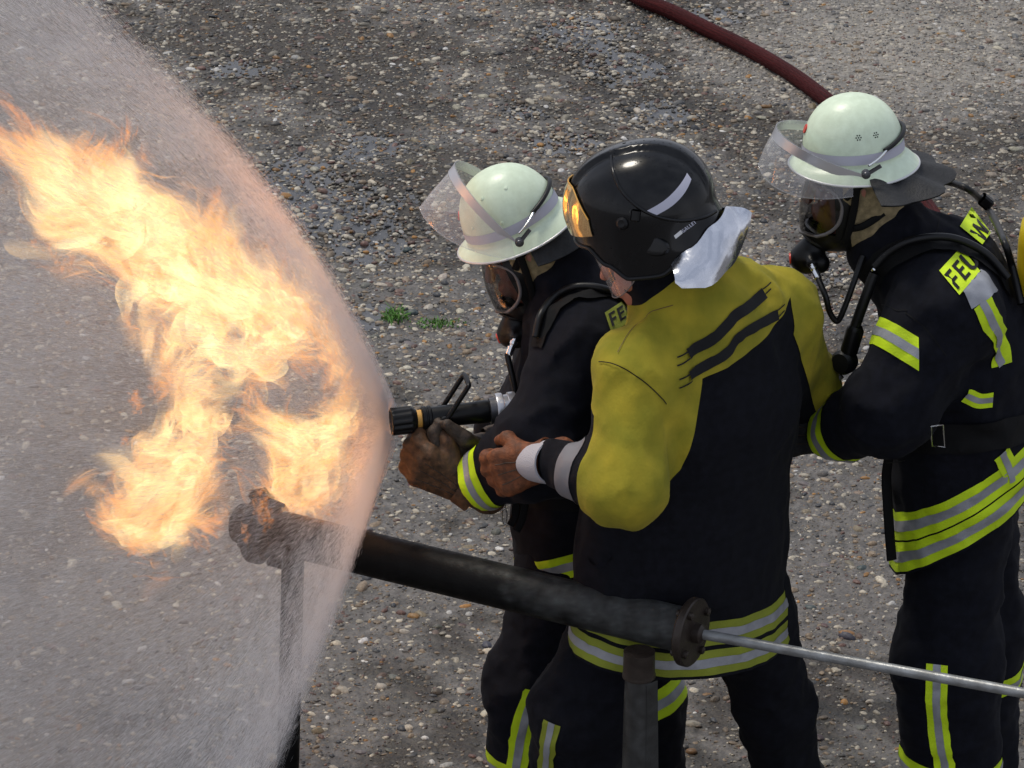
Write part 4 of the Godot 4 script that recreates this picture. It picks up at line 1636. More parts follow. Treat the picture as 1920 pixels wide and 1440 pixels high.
func add_glove(person: Node3D, wrist: Vector3, x: Vector3, back: Vector3, thumb: float, curls: Array, mat: String, size := 1.0, thumb_in := 0.5) -> Node3D:
	x = x.normalized()
	var z := x.cross(back).normalized()
	var y := z.cross(x).normalized()
	z *= thumb
	var f := Field.new()
	f.soft = 0.012
	f.na = fold_a
	f.amp_a = 0.0022
	f.stretch = Vector3.ONE * 4.0
	var to := func(a: float, b: float, c: float) -> Vector3: return wrist + (x * a + y * b + z * c) * size
	var roots := [0.034, 0.0115, -0.0115, -0.033]
	var lens := [0.076, 0.084, 0.078, 0.062]
	for k in 4:
		f.cone(to.call(0.0, 0, roots[k] * 0.55), to.call(0.086 - 0.004 * absf(k - 1.2), 0, roots[k]), 0.0215 * size, 0.0175 * size)
		var p := Vector3(0.092 - 0.005 * absf(k - 1.2), 0.0, roots[k])
		var ang := 0.0
		for j in 3:
			ang += curls[k] * [0.8, 1.1, 0.8][j]
			var l: float = lens[k] * [0.44, 0.31, 0.25][j]
			var q := p + Vector3(cos(ang) * l, -sin(ang) * l, roots[k] * 0.05)
			f.cone(to.call(p.x, p.y, p.z), to.call(q.x, q.y, q.z), [0.0135, 0.0128, 0.012][j] * size, [0.0128, 0.012, 0.0112][j] * size)
			p = q
	var t0 := Vector3(0.028, -0.004, 0.03)
	var t1 := t0 + Vector3(0.035, -0.014 - 0.012 * thumb_in, 0.03)
	var t2 := t1 + Vector3(0.034, -0.012 - 0.02 * thumb_in, 0.012 - 0.014 * thumb_in)
	f.cone(to.call(t0.x, t0.y, t0.z), to.call(t1.x, t1.y, t1.z), 0.018 * size, 0.0145 * size)
	f.cone(to.call(t1.x, t1.y, t1.z), to.call(t2.x, t2.y, t2.z), 0.0145 * size, 0.0115 * size)
	f.cone(to.call(-0.055, 0, 0), to.call(0.01, 0, 0), 0.036 * size, 0.03 * size, y, 1.15)
	var gl := part("glove", f.mesh(0.0042), mats[mat], person)
	part("gauntlet_cuff", lathe([Vector2(0.035, 0.012), Vector2(0.039, 0.004), Vector2(0.041, -0.012), Vector2(0.044, -0.03), Vector2(0.041, -0.031), Vector2(0.036, -0.012)], axis_frame(wrist, x), 28, Vector2.ONE * size), mats[mat], gl)
	for k in 3:
		var seam := []
		for j in 7:
			var u := j / 6.0
			seam.append(f.settle(to.call(lerpf(0.005, 0.088, u), 0.03, lerpf(0.5, 1.0, u) * [0.023, 0.0, -0.022][k]), 0.0004))
		part("stitched_seam", tube(smooth_path(seam, 3), 0.0011, 6), mats["dark_leather"], gl)
	return gl


func plane_of(p: Vector3, q: Vector3, r: Vector3) -> Callable:
	var n := (q - p).cross(r - p).normalized()
	if n.y < 0.0: n = -n
	return func(s: Vector3) -> float: return (s - p).dot(n)


func hem_bands(jacket: Node3D, g: Geo, hem: Callable, offs: Array, wide: float, neon := "fluorescent_cloth") -> void:
	for o in offs:
		part("fluorescent_band", between(g, hem, o, o + wide).push(0.0018), mats[neon], jacket)
		part("silver_stripe", between(g, hem, o + wide * 0.32, o + wide * 0.68).push(0.003), mats["reflective_silver"], jacket)


# a band round one limb: bones from..to of the field, along direction dir from point p, at offset o
func limb_band(fl: Field, g: Geo, from: int, to: int, p: Vector3, dir: Vector3, o: float, wide: float, parent: Node3D, neon := "fluorescent_cloth", tilt := Vector3.ZERO) -> void:
	var d := (dir.normalized() + tilt).normalized()
	var along := func(s: Vector3) -> float: return (s - p).dot(d)
	var b := between(g, along, o, o + wide)
	b = clip(b, func(s: Vector3) -> float: return 0.018 - fl.least(from, to, s))
	if b.i.is_empty(): return
	var c := between(b, along, o + wide * 0.34, o + wide * 0.66)
	part("fluorescent_band", b.push(0.002), mats[neon], parent)
	part("silver_stripe", c.push(0.0032), mats["reflective_silver"], parent)


func cloth_field(soft: float, big: float, small: float) -> Field:
	var f := Field.new()
	f.soft = soft
	f.na = fold_a
	f.nb = fold_b
	f.amp_a = big
	f.amp_b = small
	return f


func boots(person: Node3D, feet: Array) -> void:
	for q in feet:
		var f := Field.new()
		f.soft = 0.03
		var p: Vector3 = q[0]
		p.y = 0.0
		var d: Vector3 = q[1]
		d = d.normalized()
		f.cone(p + Vector3(0, 0.22, 0), p + Vector3(0, 0.09, 0), 0.062, 0.055)
		f.cone(p + Vector3(0, 0.055, 0) - d * 0.05, p + Vector3(0, 0.05, 0) + d * 0.14, 0.05, 0.046, Vector3.UP, 1.0)
		var g := clip(f.mesh(0.011), func(s: Vector3) -> float: return s.y - 0.004)
		part("boot", g, mats["black_leather"], person)
# ---------- people ----------
func build_person_front() -> void:
	var base := Vector3(at(1060, 1000, 0).x, 0, 0.0)
	var o := thing("person", "firefighter in navy aiming the nozzle, visor raised on pale green helmet", "person", base)
	o.set_meta("group", "firefighters in a row along the hose")
	# trousers
	var t := cloth_field(0.05, 0.009, 0.014)
	t.stretch = Vector3(1.0, 1.5, 1.0)
	t.chain([at(1060, 1060, 0.08), at(995, 1290, 0.13), at(1003, 1590, 0.1)], [0.11, 0.1, 0.098])
	t.chain([at(1110, 1050, -0.1), at(1196, 1310, -0.12), at(1222, 1560, -0.14)], [0.11, 0.1, 0.095])
	t.cone(at(1085, 1000, 0), at(1085, 1060, 0), 0.12, 0.12)
	var tg := clip(t.mesh(0.011), func(p: Vector3) -> float: return p.y - 0.12)
	var tr := part("trousers", tg, mats["navy_cloth"], o)
	tape_on(t, [[1003, 1295, 0.5], [985, 1350, 0.5], [972, 1410, 0.5], [965, 1500, 0.5], [960, 1560, 0.5]], 0.055, tr)
	limb_band(t, tg, 1, 2, at(922, 1436, 0.2), Vector3(0.05, -1, 0), 0.0, 0.06, tr)
	limb_band(t, tg, 2, 3, at(1240, 1268, -0.1), Vector3(0.3, -1, 0), 0.0, 0.065, tr)
	boots(o, [[at(1003, 1590, 0.1), Vector3(-1, 0, 0.15)], [at(1222, 1560, -0.14), Vector3(-1, 0, -0.2)]])
	# jacket
	var j := cloth_field(0.06, 0.011, 0.015)
	j.chain([at(1085, 1230, 0), at(1082, 950, 0), at(1088, 730, 0), at(1092, 640, 0)], [0.195, 0.185, 0.195, 0.165], Vector3.RIGHT, 1.32)
	j.cone(at(1095, 645, 0.15), at(1072, 560, -0.15), 0.1, 0.1)
	j.chain([at(1085, 580, 0), at(1045, 500, 0)], [0.11, 0.092])
	var arm := j.chain([at(1088, 660, 0.19), at(1018, 842, 0.30), at(915, 893, 0.22)], [0.108, 0.098, 0.069])
	j.chain([at(1060, 575, -0.18), at(1012, 765, -0.14), at(935, 812, 0.04)], [0.09, 0.078, 0.055])
	var jg0 := j.mesh(0.0105)
	var hem := plane_of(at(958, 1170, 0.1), at(1065, 1160, 0.22), at(958, 1130, -0.12))
	var jg := clip(jg0, hem)
	var wr := at(872, 902, 0.2)
	var fd := at(872, 902, 0.2) - at(1000, 850, 0.28)
	jg = clip(jg, func(p: Vector3) -> float: return (wr - p).dot(fd.normalized()) + 0.012 if j.least(arm + 1, arm + 2, p) < 0.06 else 1.0)
	var jk := part("jacket", jg, mats["navy_cloth"], o)
	hem_bands(jk, jg, hem, [0.012, 0.085], 0.056)
	limb_band(j, jg, arm + 1, arm + 2, at(868, 900, 0.22), -fd, 0.012, 0.058, jk, "fluorescent_cloth", Vector3(0.25, 0.1, 0))
	# chest straps and hose of the breathing set
	part("shoulder_strap", strip_on(j, [[1180, 560, 0.5], [1120, 545, 0.5], [1060, 560, 0.5], [1020, 600, 0.5], [1005, 650, 0.5]], -0.022, 0.022, 0.007), mats["black_strap"], o)
	var sp := []
	for q in [[1200, 590], [1150, 548], [1090, 536], [1045, 552], [1015, 588], [1004, 632]]: sp.append(meet(j, q[0], q[1], 0.5, 0.013))
	part("air_hose", tube(smooth_path(sp, 8), 0.0085, 10), mats["black_rubber"], o)
	# yellow shoulder patch with lettering
	var pa := []
	for r in 6:
		var row := PackedVector3Array()
		for c in 8: row.append(meet(j, lerpf(lerpf(1134, 1186, c / 7.0), lerpf(1146, 1204, c / 7.0), r / 5.0), lerpf(lerpf(586, 552, c / 7.0), lerpf(622, 594, c / 7.0), r / 5.0), 0.5, 0.004))
		pa.append(row)
	part("name_patch", sheet(pa), mats["soiled_fluorescent_cloth"], jk)
	part("patch_lettering", words_on("FEUERWEHR", 0.03, func(u: float, v: float) -> Vector3:
		var k := 1.0 / 0.0012
		return meet(j, 1148 + u * k * 0.8 + v * k * -0.3, 612 - u * k * 0.5 - v * k * 0.95, 0.5, 0.0058)), mats["black_thread"], jk)
	# belt, strap ends and a snap hook
	var bg := between(jg, plane_of(at(975, 945, 0.1), at(1120, 960, 0.2), at(975, 925, -0.1)), 0.0, 0.045)
	bg = clip(bg, func(p: Vector3) -> float: return j.least(arm, arm + 2, p) - 0.03)
	part("belt", bg.push(0.006), mats["black_strap"], o)
	for q in [[[968, 930], [966, 965], [957, 985], 0.2], [[985, 930], [980, 970], [968, 995], 0.2]]:
		var z: float = q[3]
		part("strap_end", tube(smooth_path([at(q[0][0], q[0][1], z), at(q[1][0], q[1][1], z), at(q[2][0], q[2][1], z)], 4), 0.009, 8, -1.0, false, 0.25, Vector3(0, 0.3, 1)), mats["black_strap"], o)
	var hk := []
	for k in 13:
		var a := TAU * k / 12.0
		hk.append(at(946 + cos(a) * 4.5, 968 + sin(a) * 15.0, 0.22))
	part("snap_hook", tube(smooth_path(hk, 3), 0.0016, 6), mats["chrome"], o)
	part("hook_ring", tube(smooth_path([at(944, 942, 0.22), at(948, 946, 0.22), at(947, 953, 0.22)], 4), 0.0016, 6), mats["chrome"], o)
	# head
	var xf := head_frame(at(962, 414, 0.0), 0.0, 0.44)
	add_head(o, xf, false)
	add_hood(o, xf)
	add_mask(o, xf, [at(952, 668, 0.07), at(962, 712, 0.09), at(972, 760, 0.1)])
	var h := add_helmet(o, xf, 1.2, 0.58, false, "pale luminous helmet tipped forward with its visor raised")
	neck_curtain(h, xf, "black_leather", 0.085, 0.03, 0.004)
	# gloves
	add_glove(o, at(866, 908, 0.2), at(790, 872, 0.2) - at(866, 908, 0.2), Vector3(0.1, -0.35, 0.93), 1.0, [0.8, 0.9, 0.95, 0.95], "brown_leather", 1.18, 0.55)
	add_glove(o, at(918, 836, 0.12), Vector3(-0.96, 0.03, 0.26), Vector3(0.05, -1.0, 0.25), 1.0, [0.75, 0.8, 0.8, 0.85], "dark_leather", 1.16, 0.9)


func build_person_middle() -> void:
	var base := Vector3(at(1280, 1000, 0.32).x, 0, 0.32)
	var o := thing("person", "instructor with mustard yellow yoke and sleeve under a black helmet, back turned", "person", base)
	o.set_meta("group", "firefighters in a row along the hose")
	var t := cloth_field(0.05, 0.009, 0.014)
	t.stretch = Vector3(1.0, 1.5, 1.0)
	t.chain([at(1200, 1130, 0.38), at(1086, 1335, 0.46), at(1075, 1640, 0.42)], [0.115, 0.107, 0.098])
	t.chain([at(1390, 1110, 0.26), at(1455, 1330, 0.2), at(1497, 1590, 0.1)], [0.11, 0.082, 0.08])
	t.cone(at(1290, 1060, 0.34), at(1290, 1100, 0.34), 0.13, 0.13)
	var tg := clip(t.mesh(0.011), func(p: Vector3) -> float: return p.y - 0.12)
	var tr := part("trousers", tg, mats["worn_navy_cloth"], o)
	tape_on(t, [[1034, 1356, 0.9], [1024, 1410, 0.9], [1018, 1460, 0.9], [1014, 1540, 0.9]], 0.044, tr, "soiled_fluorescent_cloth")
	boots(o, [[at(1075, 1640, 0.42), Vector3(-0.9, 0, -0.4)], [at(1497, 1590, 0.1), Vector3(-0.5, 0, -0.8)]])
	var j := cloth_field(0.06, 0.008, 0.012)
	j.stretch = Vector3(1.2, 0.75, 1.2)
	var face := Vector3(-0.72, 0, -0.69)
	j.chain([at(1272, 1290, 0.34), at(1278, 1000, 0.34), at(1318, 760, 0.34), at(1330, 660, 0.34)], [0.305, 0.262, 0.24, 0.185], face, 1.42)
	j.cone(at(1205, 695, 0.47), at(1455, 582, 0.2), 0.092, 0.086)
	j.cone(at(1290, 640, 0.36), at(1360, 580, 0.28), 0.12, 0.11)
	j.chain([at(1300, 580, 0.36), at(1238, 512, 0.36)], [0.115, 0.088])
	var arm := j.chain([at(1190, 706, 0.5), at(1173, 915, 0.64), at(1052, 868, 0.5)], [0.088, 0.073, 0.055])
	var arm2 := j.chain([at(1456, 598, 0.2), at(1508, 732, 0.08), at(1440, 775, -0.1)], [0.086, 0.07, 0.055])
	var jg0 := j.mesh(0.0105)
	var hem := plane_of(at(1048, 1206, 0.44), at(1215, 1270, 0.58), at(1496, 1186, 0.24))
	var jg := clip(jg0, hem)
	var jk := part("jacket", jg, mats["worn_navy_cloth"], o)
	hem_bands(jk, jg, hem, [0.008, 0.074], 0.056, "soiled_fluorescent_cloth")
	# mustard yoke across the shoulders, down to a level seam, and the outer left sleeve
	var seam := plane_of(meet(j, 1290, 732, 1.0), meet(j, 1462, 600, 1.0), meet(j, 1290, 732, 1.0) + face)
	var on_arm := func(p: Vector3) -> float: return j.least(arm, arm + 1, p)
	var torso := func(p: Vector3) -> float: return minf(j.least(0, 5, p), j.one(4, p))
	var yg := clip(jg, seam)
	var neck_a := at(1262, 545, 0.36) + (at(1238, 512, 0.36) - at(1300, 580, 0.36)).normalized() * 0.045
	var neck_d := (at(1238, 512, 0.36) - at(1300, 580, 0.36)).normalized()
	yg = clip(yg, func(p: Vector3) -> float: return maxf((neck_a - p).dot(neck_d), j.one(5, p) - 0.045))
	var yk := part("yoke", yg.push(0.0022), mats["mustard_cloth"], jk)
	var elbow: Vector3 = at(1175, 905, 0.64)
	var cut := at(1256, 800, 0.6)
	var arm_axis := (elbow - at(1190, 706, 0.5)).normalized()
	var sg := clip(jg, func(p: Vector3) -> float: return lerpf(0.055, 0.05, smoothstep(0.1, 0.24, (p - at(1190, 706, 0.5)).dot(arm_axis))) - minf(j.one(arm, p), j.one(arm + 1, p)))
	# the sleeve is mustard on its outer side only; it ends in a curve round the elbow
	sg = clip(sg, func(p: Vector3) -> float:
		var low := smoothstep(0.04, 0.34, (p - at(1190, 706, 0.5)).dot(arm_axis))
		return (lerpf(0.2, 0.004, low) + 0.08 * smoothstep(0.2, 0.27, (p - at(1190, 706, 0.5)).dot(arm_axis))) - (p.x - (at(1190, 706, 0.5).x + arm_axis.x * 0.2)))
	var wristward := (at(1052, 868, 0.5) - elbow).normalized()
	sg = clip(sg, func(p: Vector3) -> float: return 0.074 - (p - elbow).dot(wristward))
	part("sleeve_panel", sg.push(0.0026), mats["mustard_cloth"], jk)
	# far sleeve: a mustard stripe over the shoulder and outer arm
	var fg := clip(jg, func(p: Vector3) -> float: return 0.035 - j.one(arm2, p))
	var a2 := at(1452, 592, 0.2)
	fg = clip(fg, func(p: Vector3) -> float: return (p - a2).dot(Vector3(0.86, 0.35, -0.2)) - 0.008)
	part("sleeve_panel", fg.push(0.002), mats["mustard_cloth"], jk)
	# grey reflective cuff
	limb_cuff(j, jg, arm + 1, at(1100, 882, 0.56), at(1052, 868, 0.5) - elbow, -0.012, 0.05, jk)
	# two torn dark tapes across the yoke, frayed at their ends
	for q in [[[[1292, 664], [1330, 640], [1368, 606], [1385, 588], [1415, 566], [1434, 549]], 0.0125], [[[1296, 706], [1330, 682], [1370, 656], [1388, 632], [1425, 608], [1460, 590]], 0.0115]]:
		var pts := []
		for e in q[0]: pts.append([e[0], e[1], 1.0])
		part("torn_tape", strip_on(j, pts, -q[1], q[1], 0.0058, 6, 4), mats["black_thread"], yk)
		var a: Array = q[0][0]
		var b: Array = q[0][-1]
		for s in [-1.0, 1.0]:
			part("loose_thread", strip_on(j, [[a[0] + 3, a[1] + s * 8, 1.0], [a[0] - 10, a[1] + 9 + s * 8, 1.0], [a[0] - 22, a[1] + 14 + s * 8, 1.0]], -0.0016, 0.0016, 0.0062, 3, 2), mats["black_thread"], yk)
			part("loose_thread", strip_on(j, [[b[0] - 3, b[1] + s * 7, 1.0], [b[0] + 6, b[1] - 8 + s * 6, 1.0], [b[0] + 12, b[1] - 14 + s * 6, 1.0]], -0.0014, 0.0014, 0.0062, 3, 2), mats["black_thread"], yk)
	# stitched armhole seam
	part("armhole_seam", strip_on(j, [[1122, 678, 1.0], [1150, 682, 1.0], [1185, 700, 1.0], [1220, 726, 1.0], [1250, 758, 1.0]], -0.0012, 0.0012, 0.0056, 6, 2), mats["black_strap"], yk)
	part("shoulder_seam", strip_on(j, [[1262, 572, 1.0], [1215, 588, 1.0], [1180, 622, 1.0], [1158, 660, 1.0]], -0.0008, 0.0008, 0.0052, 6, 2), mats["brown_leather"], yk)
	part("pocket_flap", strip_on(j, [[1098, 1046, 1.0], [1112, 1062, 1.0], [1130, 1058, 1.0], [1144, 1040, 1.0]], -0.004, 0.004, 0.005, 5, 3), mats["navy_cloth"], jk)
	# head, helmet
	var xf := head_frame(at(1206, 392, 0.36), -0.16, 0.3, 0.08)
	add_head(o, xf * Transform3D(Basis(), Vector3(0.015, -0.02, 0)), true)
	crash_helmet(o, xf)
	# glove with white cuff, holding the front man's arm
	var w := at(1010, 866, 0.45)
	var gl := add_glove(o, w, at(938, 888, 0.42) - w, Vector3(0.1, 0.35, 0.9), 1.0, [0.6, 0.65, 0.7, 0.75], "orange_leather", 1.08, 0.9)
	var d := (at(1052, 866, 0.5) - w).normalized()
	part("glove_cuff", lathe([Vector2(0.04, -0.03), Vector2(0.049, -0.01), Vector2(0.054, 0.02), Vector2(0.057, 0.05), Vector2(0.053, 0.051), Vector2(0.046, 0.02)], axis_frame(w, d), 30, Vector2(1.0, 0.85)), mats["white_cuff"], gl)


func limb_cuff(fl: Field, g: Geo, bone: int, p: Vector3, dir: Vector3, o: float, wide: float, parent: Node3D) -> void:
	var d := dir.normalized()
	var b := between(g, func(s: Vector3) -> float: return (s - p).dot(d), o, o + wide)
	b = clip(b, func(s: Vector3) -> float: return 0.02 - fl.one(bone, s))
	part("reflective_cuff_band", b.push(0.0024), mats["grey_cuff"], parent)


# the black jet-style helmet
const JET := Vector3(0.158, 0.14, 0.128)


func jet_at(az: float, y: float, lift := 0.0) -> Vector3:
	var rho: float
	if y >= 0.0: rho = pow(maxf(1.0 - pow(clampf(y / JET.y, 0.0, 1.0), 2.2), 0.0), 1.0 / 2.2)
	else: rho = 1.0 + 0.35 * y * (0.4 + 0.6 * absf(sin(az))) + 0.9 * maxf(-cos(az) - 0.2, 0.0) * pow(clampf(-y / 0.06, 0.0, 1.3), 2.0) * 0.12
	var crest := 0.0075 * smoothstep(0.034, 0.024, absf(sin(az) * JET.z * rho)) * smoothstep(-0.02, 0.03, y)
	return Vector3(cos(az) * (JET.x * rho + lift), y + crest, sin(az) * (JET.z * rho + lift)) + Vector3(cos(az), 0.4, sin(az)) * (crest * 0.6)


func jet_drop(az: float) -> float:
	var a := absf(wrapf(az, -PI, PI))
	var keys := [[0.0, 0.026], [0.7, 0.034], [1.0, 0.075], [1.3, 0.112], [1.75, 0.118], [2.15, 0.09], [2.6, 0.062], [3.2, 0.05]]
	for k in keys.size() - 1:
		if a <= keys[k + 1][0]:
			return lerpf(keys[k][1], keys[k + 1][1], smoothstep(keys[k][0], keys[k + 1][0], a))
	return 0.05


func crash_helmet(person: Node3D, xf: Transform3D) -> void:
	var segs := 120
	var g := Geo.new()
	for r in 44:
		for j in segs:
			var az := TAU * j / segs
			var t := r / 43.0
			var y: float
			if t < 0.62: y = JET.y * cos(t / 0.62 * PI * 0.5)
			else: y = -jet_drop(az) * (t - 0.62) / 0.38
			g.v.append(xf * jet_at(az, y))
	g.grid(44, segs, 0, true)
	var h := part("helmet", g, mats["black_helmet"], person, "glossy black jet style helmet with gold visor and silver stripe")
	var rim := PackedVector3Array()
	for j in 120: rim.append(xf * jet_at(TAU * j / 120, -jet_drop(TAU * j / 120), 0.0005))
	part("edge_trim", tube(rim, 0.0045, 10, -1.0, true), mats["black_rubber"], h)
	# gold visor
	var rows := []
	for r in 13:
		var row := PackedVector3Array()
		for j in 41:
			var az := lerpf(-0.92, 0.92, j / 40.0)
			var u := absf(az) / 0.92
			var hi := lerpf(0.092, 0.03, pow(u, 3.5))
			var lo := lerpf(-0.012, -0.006, u)
			row.append(xf * jet_at(az, lerpf(lo, hi, r / 12.0), 0.004 + 0.004 * (1.0 - u)))
		rows.append(row)
	part("gold_visor", sheet(rows, 0.003), mats["gold_visor"], h)
	var edge := PackedVector3Array()
	edge.append_array(rows[12])
	part("visor_edge", tube(edge, 0.0017, 6), mats["yellow_ring"], h)
	# clear face shield below, in front of the chin
	var fs := []
	for r in 9:
		var row := PackedVector3Array()
		for j in 33:
			var az := lerpf(-1.3, 1.3, j / 32.0)
			var y := lerpf(-0.03, -0.165 + 0.05 * pow(absf(az) / 1.3, 3.0), r / 8.0)
			row.append(xf * Vector3(cos(az) * (0.135 - 0.02 * r / 8.0), y, sin(az) * 0.112))
		fs.append(row)
	part("face_shield", sheet(fs), mats["face_shield"], h)
	part("shield_edge", tube(fs[8], 0.0013, 6), mats["grey_rubber"], h)
	# raised seam that sweeps from the crest over the ear to the rear edge
	var place := func(px: float, py: float, lift: float) -> Vector3:
		var inv := xf.affine_inverse()
		var p := at(px, py, 0.62)
		var d := sight(p)
		for k in 420:
			var q := inv * p
			var az := atan2(q.z / JET.z, q.x / JET.x)
			var e := jet_at(az, clampf(q.y, -0.14, JET.y - 0.0005), lift)
			if q.y < JET.y and Vector2(q.x, q.z).length() < Vector2(e.x, e.z).length(): break
			p += d * 0.001
		return p
	for s in [[[[1146, 292], [1150, 322], [1166, 358], [1196, 388], [1232, 406], [1275, 414], [1318, 408], [1342, 396]], 0.0042, "black_helmet"], [[[1100, 318], [1122, 300], [1145, 288], [1180, 279], [1225, 277], [1268, 288], [1300, 312], [1322, 345]], 0.0024, "black_helmet"]]:
		var pts := []
		for q in s[0]: pts.append(place.call(q[0], q[1], 0.0))
		part("shell_seam", tube(smooth_path(pts, 8), s[1], 8), mats[s[2]], h)
	# silver stripe
	var st := []
	for e in [[[1211, 396], [1245, 376], [1270, 352], [1288, 324]], [[1228, 405], [1260, 386], [1284, 361], [1296, 336]]]:
		var pts := []
		for q in e: pts.append(place.call(q[0], q[1], 0.0015))
		st.append(smooth_path(pts, 10))
	var mid := PackedVector3Array()
	var srows := []
	for r in 6:
		var row := PackedVector3Array()
		for k in st[0].size():
			var q: Vector3 = xf.affine_inverse() * st[0][k].lerp(st[1][k], r / 5.0)
			row.append(xf * jet_at(atan2(q.z / JET.z, q.x / JET.x), q.y, 0.0016))
		srows.append(row)
	part("silver_stripe", sheet(srows), mats["helmet_band"], h)
	# side fittings: round knob, lug, ear boss
	var kn: Vector3 = place.call(1167, 419, 0.0)
	var out := (kn - xf * Vector3(0, -0.02, 0)).normalized()
	part("visor_knob", lathe([Vector2(0, 0.006), Vector2(0.008, 0.007), Vector2(0.013, 0.004), Vector2(0.0145, -0.004)], axis_frame(kn, out), 24), mats["black_plastic"], h)
	var lg: Vector3 = place.call(1192, 404, 0.001)
	part("lamp_bracket", block(Vector3(0.02, 0.012, 0.026), 0.003, axis_frame(lg, out)), mats["black_plastic"], h)
	var eb: Vector3 = place.call(1226, 462, 0.0)
	part("ear_boss", lathe([Vector2(0, 0.003), Vector2(0.018, 0.0035), Vector2(0.021, 0.002), Vector2(0.023, -0.004)], axis_frame(eb, out), 28, Vector2(1.5, 0.9)), mats["black_helmet"], h)
	# maker's lettering
	var k := 1.0 / 0.0012
	part("maker_lettering", words_on("GALLET", 0.0088, func(u: float, v: float) -> Vector3:
		var c := 0.80
		var s := 0.60
		return place.call(1281 + (u * c - v * s) * k * 0.9, 437 - (u * s + v * c) * k * 0.9, 0.0012)), mats["helmet_band"], h)
	var lb := []
	for r in 2:
		var row := PackedVector3Array()
		for c in 4: row.append(place.call(1267 + c * 4.4 - r * 3.5, 448 - c * 3.6 - r * 6.0, 0.001))
		lb.append(row)
	part("maker_label", sheet(lb), mats["brim_edge"], h)
	# aluminised neck curtain in two panels
	for pn in [[1.72, 3.0, 0.1], [2.96, 4.4, 0.1]]:
		var cr := []
		for r in 11:
			var row := PackedVector3Array()
			var t := r / 10.0
			for j in 19:
				var u := j / 18.0
				var az := lerpf(pn[0], pn[1], u)
				var y0 := -jet_drop(az) + 0.012
				var e := jet_at(az, y0, -0.004 if pn[0] < 2 else 0.002)
				var side := sin(PI * clampf(u * 1.0, 0, 1))
				var wave := 0.009 * sin(u * 7.0 + pn[0] * 3.0) * t + 0.006 * sin(u * 15.0 + t * 7.0) * t * (1.0 - t) + 0.002 * sin(u * 23.0 - t * 9.0) * (1.0 - t) * t
				var dirn := Vector3(cos(az), 0, sin(az))
				row.append(xf * (e + dirn * (t * 0.052 + wave + 0.012 * sin(PI * t)) + Vector3(-0.006, 0, 0)) + Vector3.DOWN * (pn[2] * t * (0.3 + 0.7 * pow(side, 0.6))))
			cr.append(row)
		part("neck_curtain", sheet(cr, 0.0015), mats["aluminised_cloth"], h)
	# rain drops on the shell
	var drops := []
	for n in 420:
		var az := rng.randf_range(-3.1, 0.2)
		var y := JET.y * cos(sqrt(rng.randf()) * 1.35)
		var r := rng.randf_range(0.0006, 0.0015)
		var p := jet_at(az, y)
		drops.append([0, Transform3D(Basis.from_scale(Vector3(r, r * 0.8, r)), xf * p - org), Color.WHITE])
	var wm := StandardMaterial3D.new()
	wm.resource_name = "water_bead"
	wm.albedo_color = Color(0.02, 0.02, 0.02)
	wm.roughness = 0.05
	scatter("water_beads", pebble_mesh(9, false), wm, drops, h)


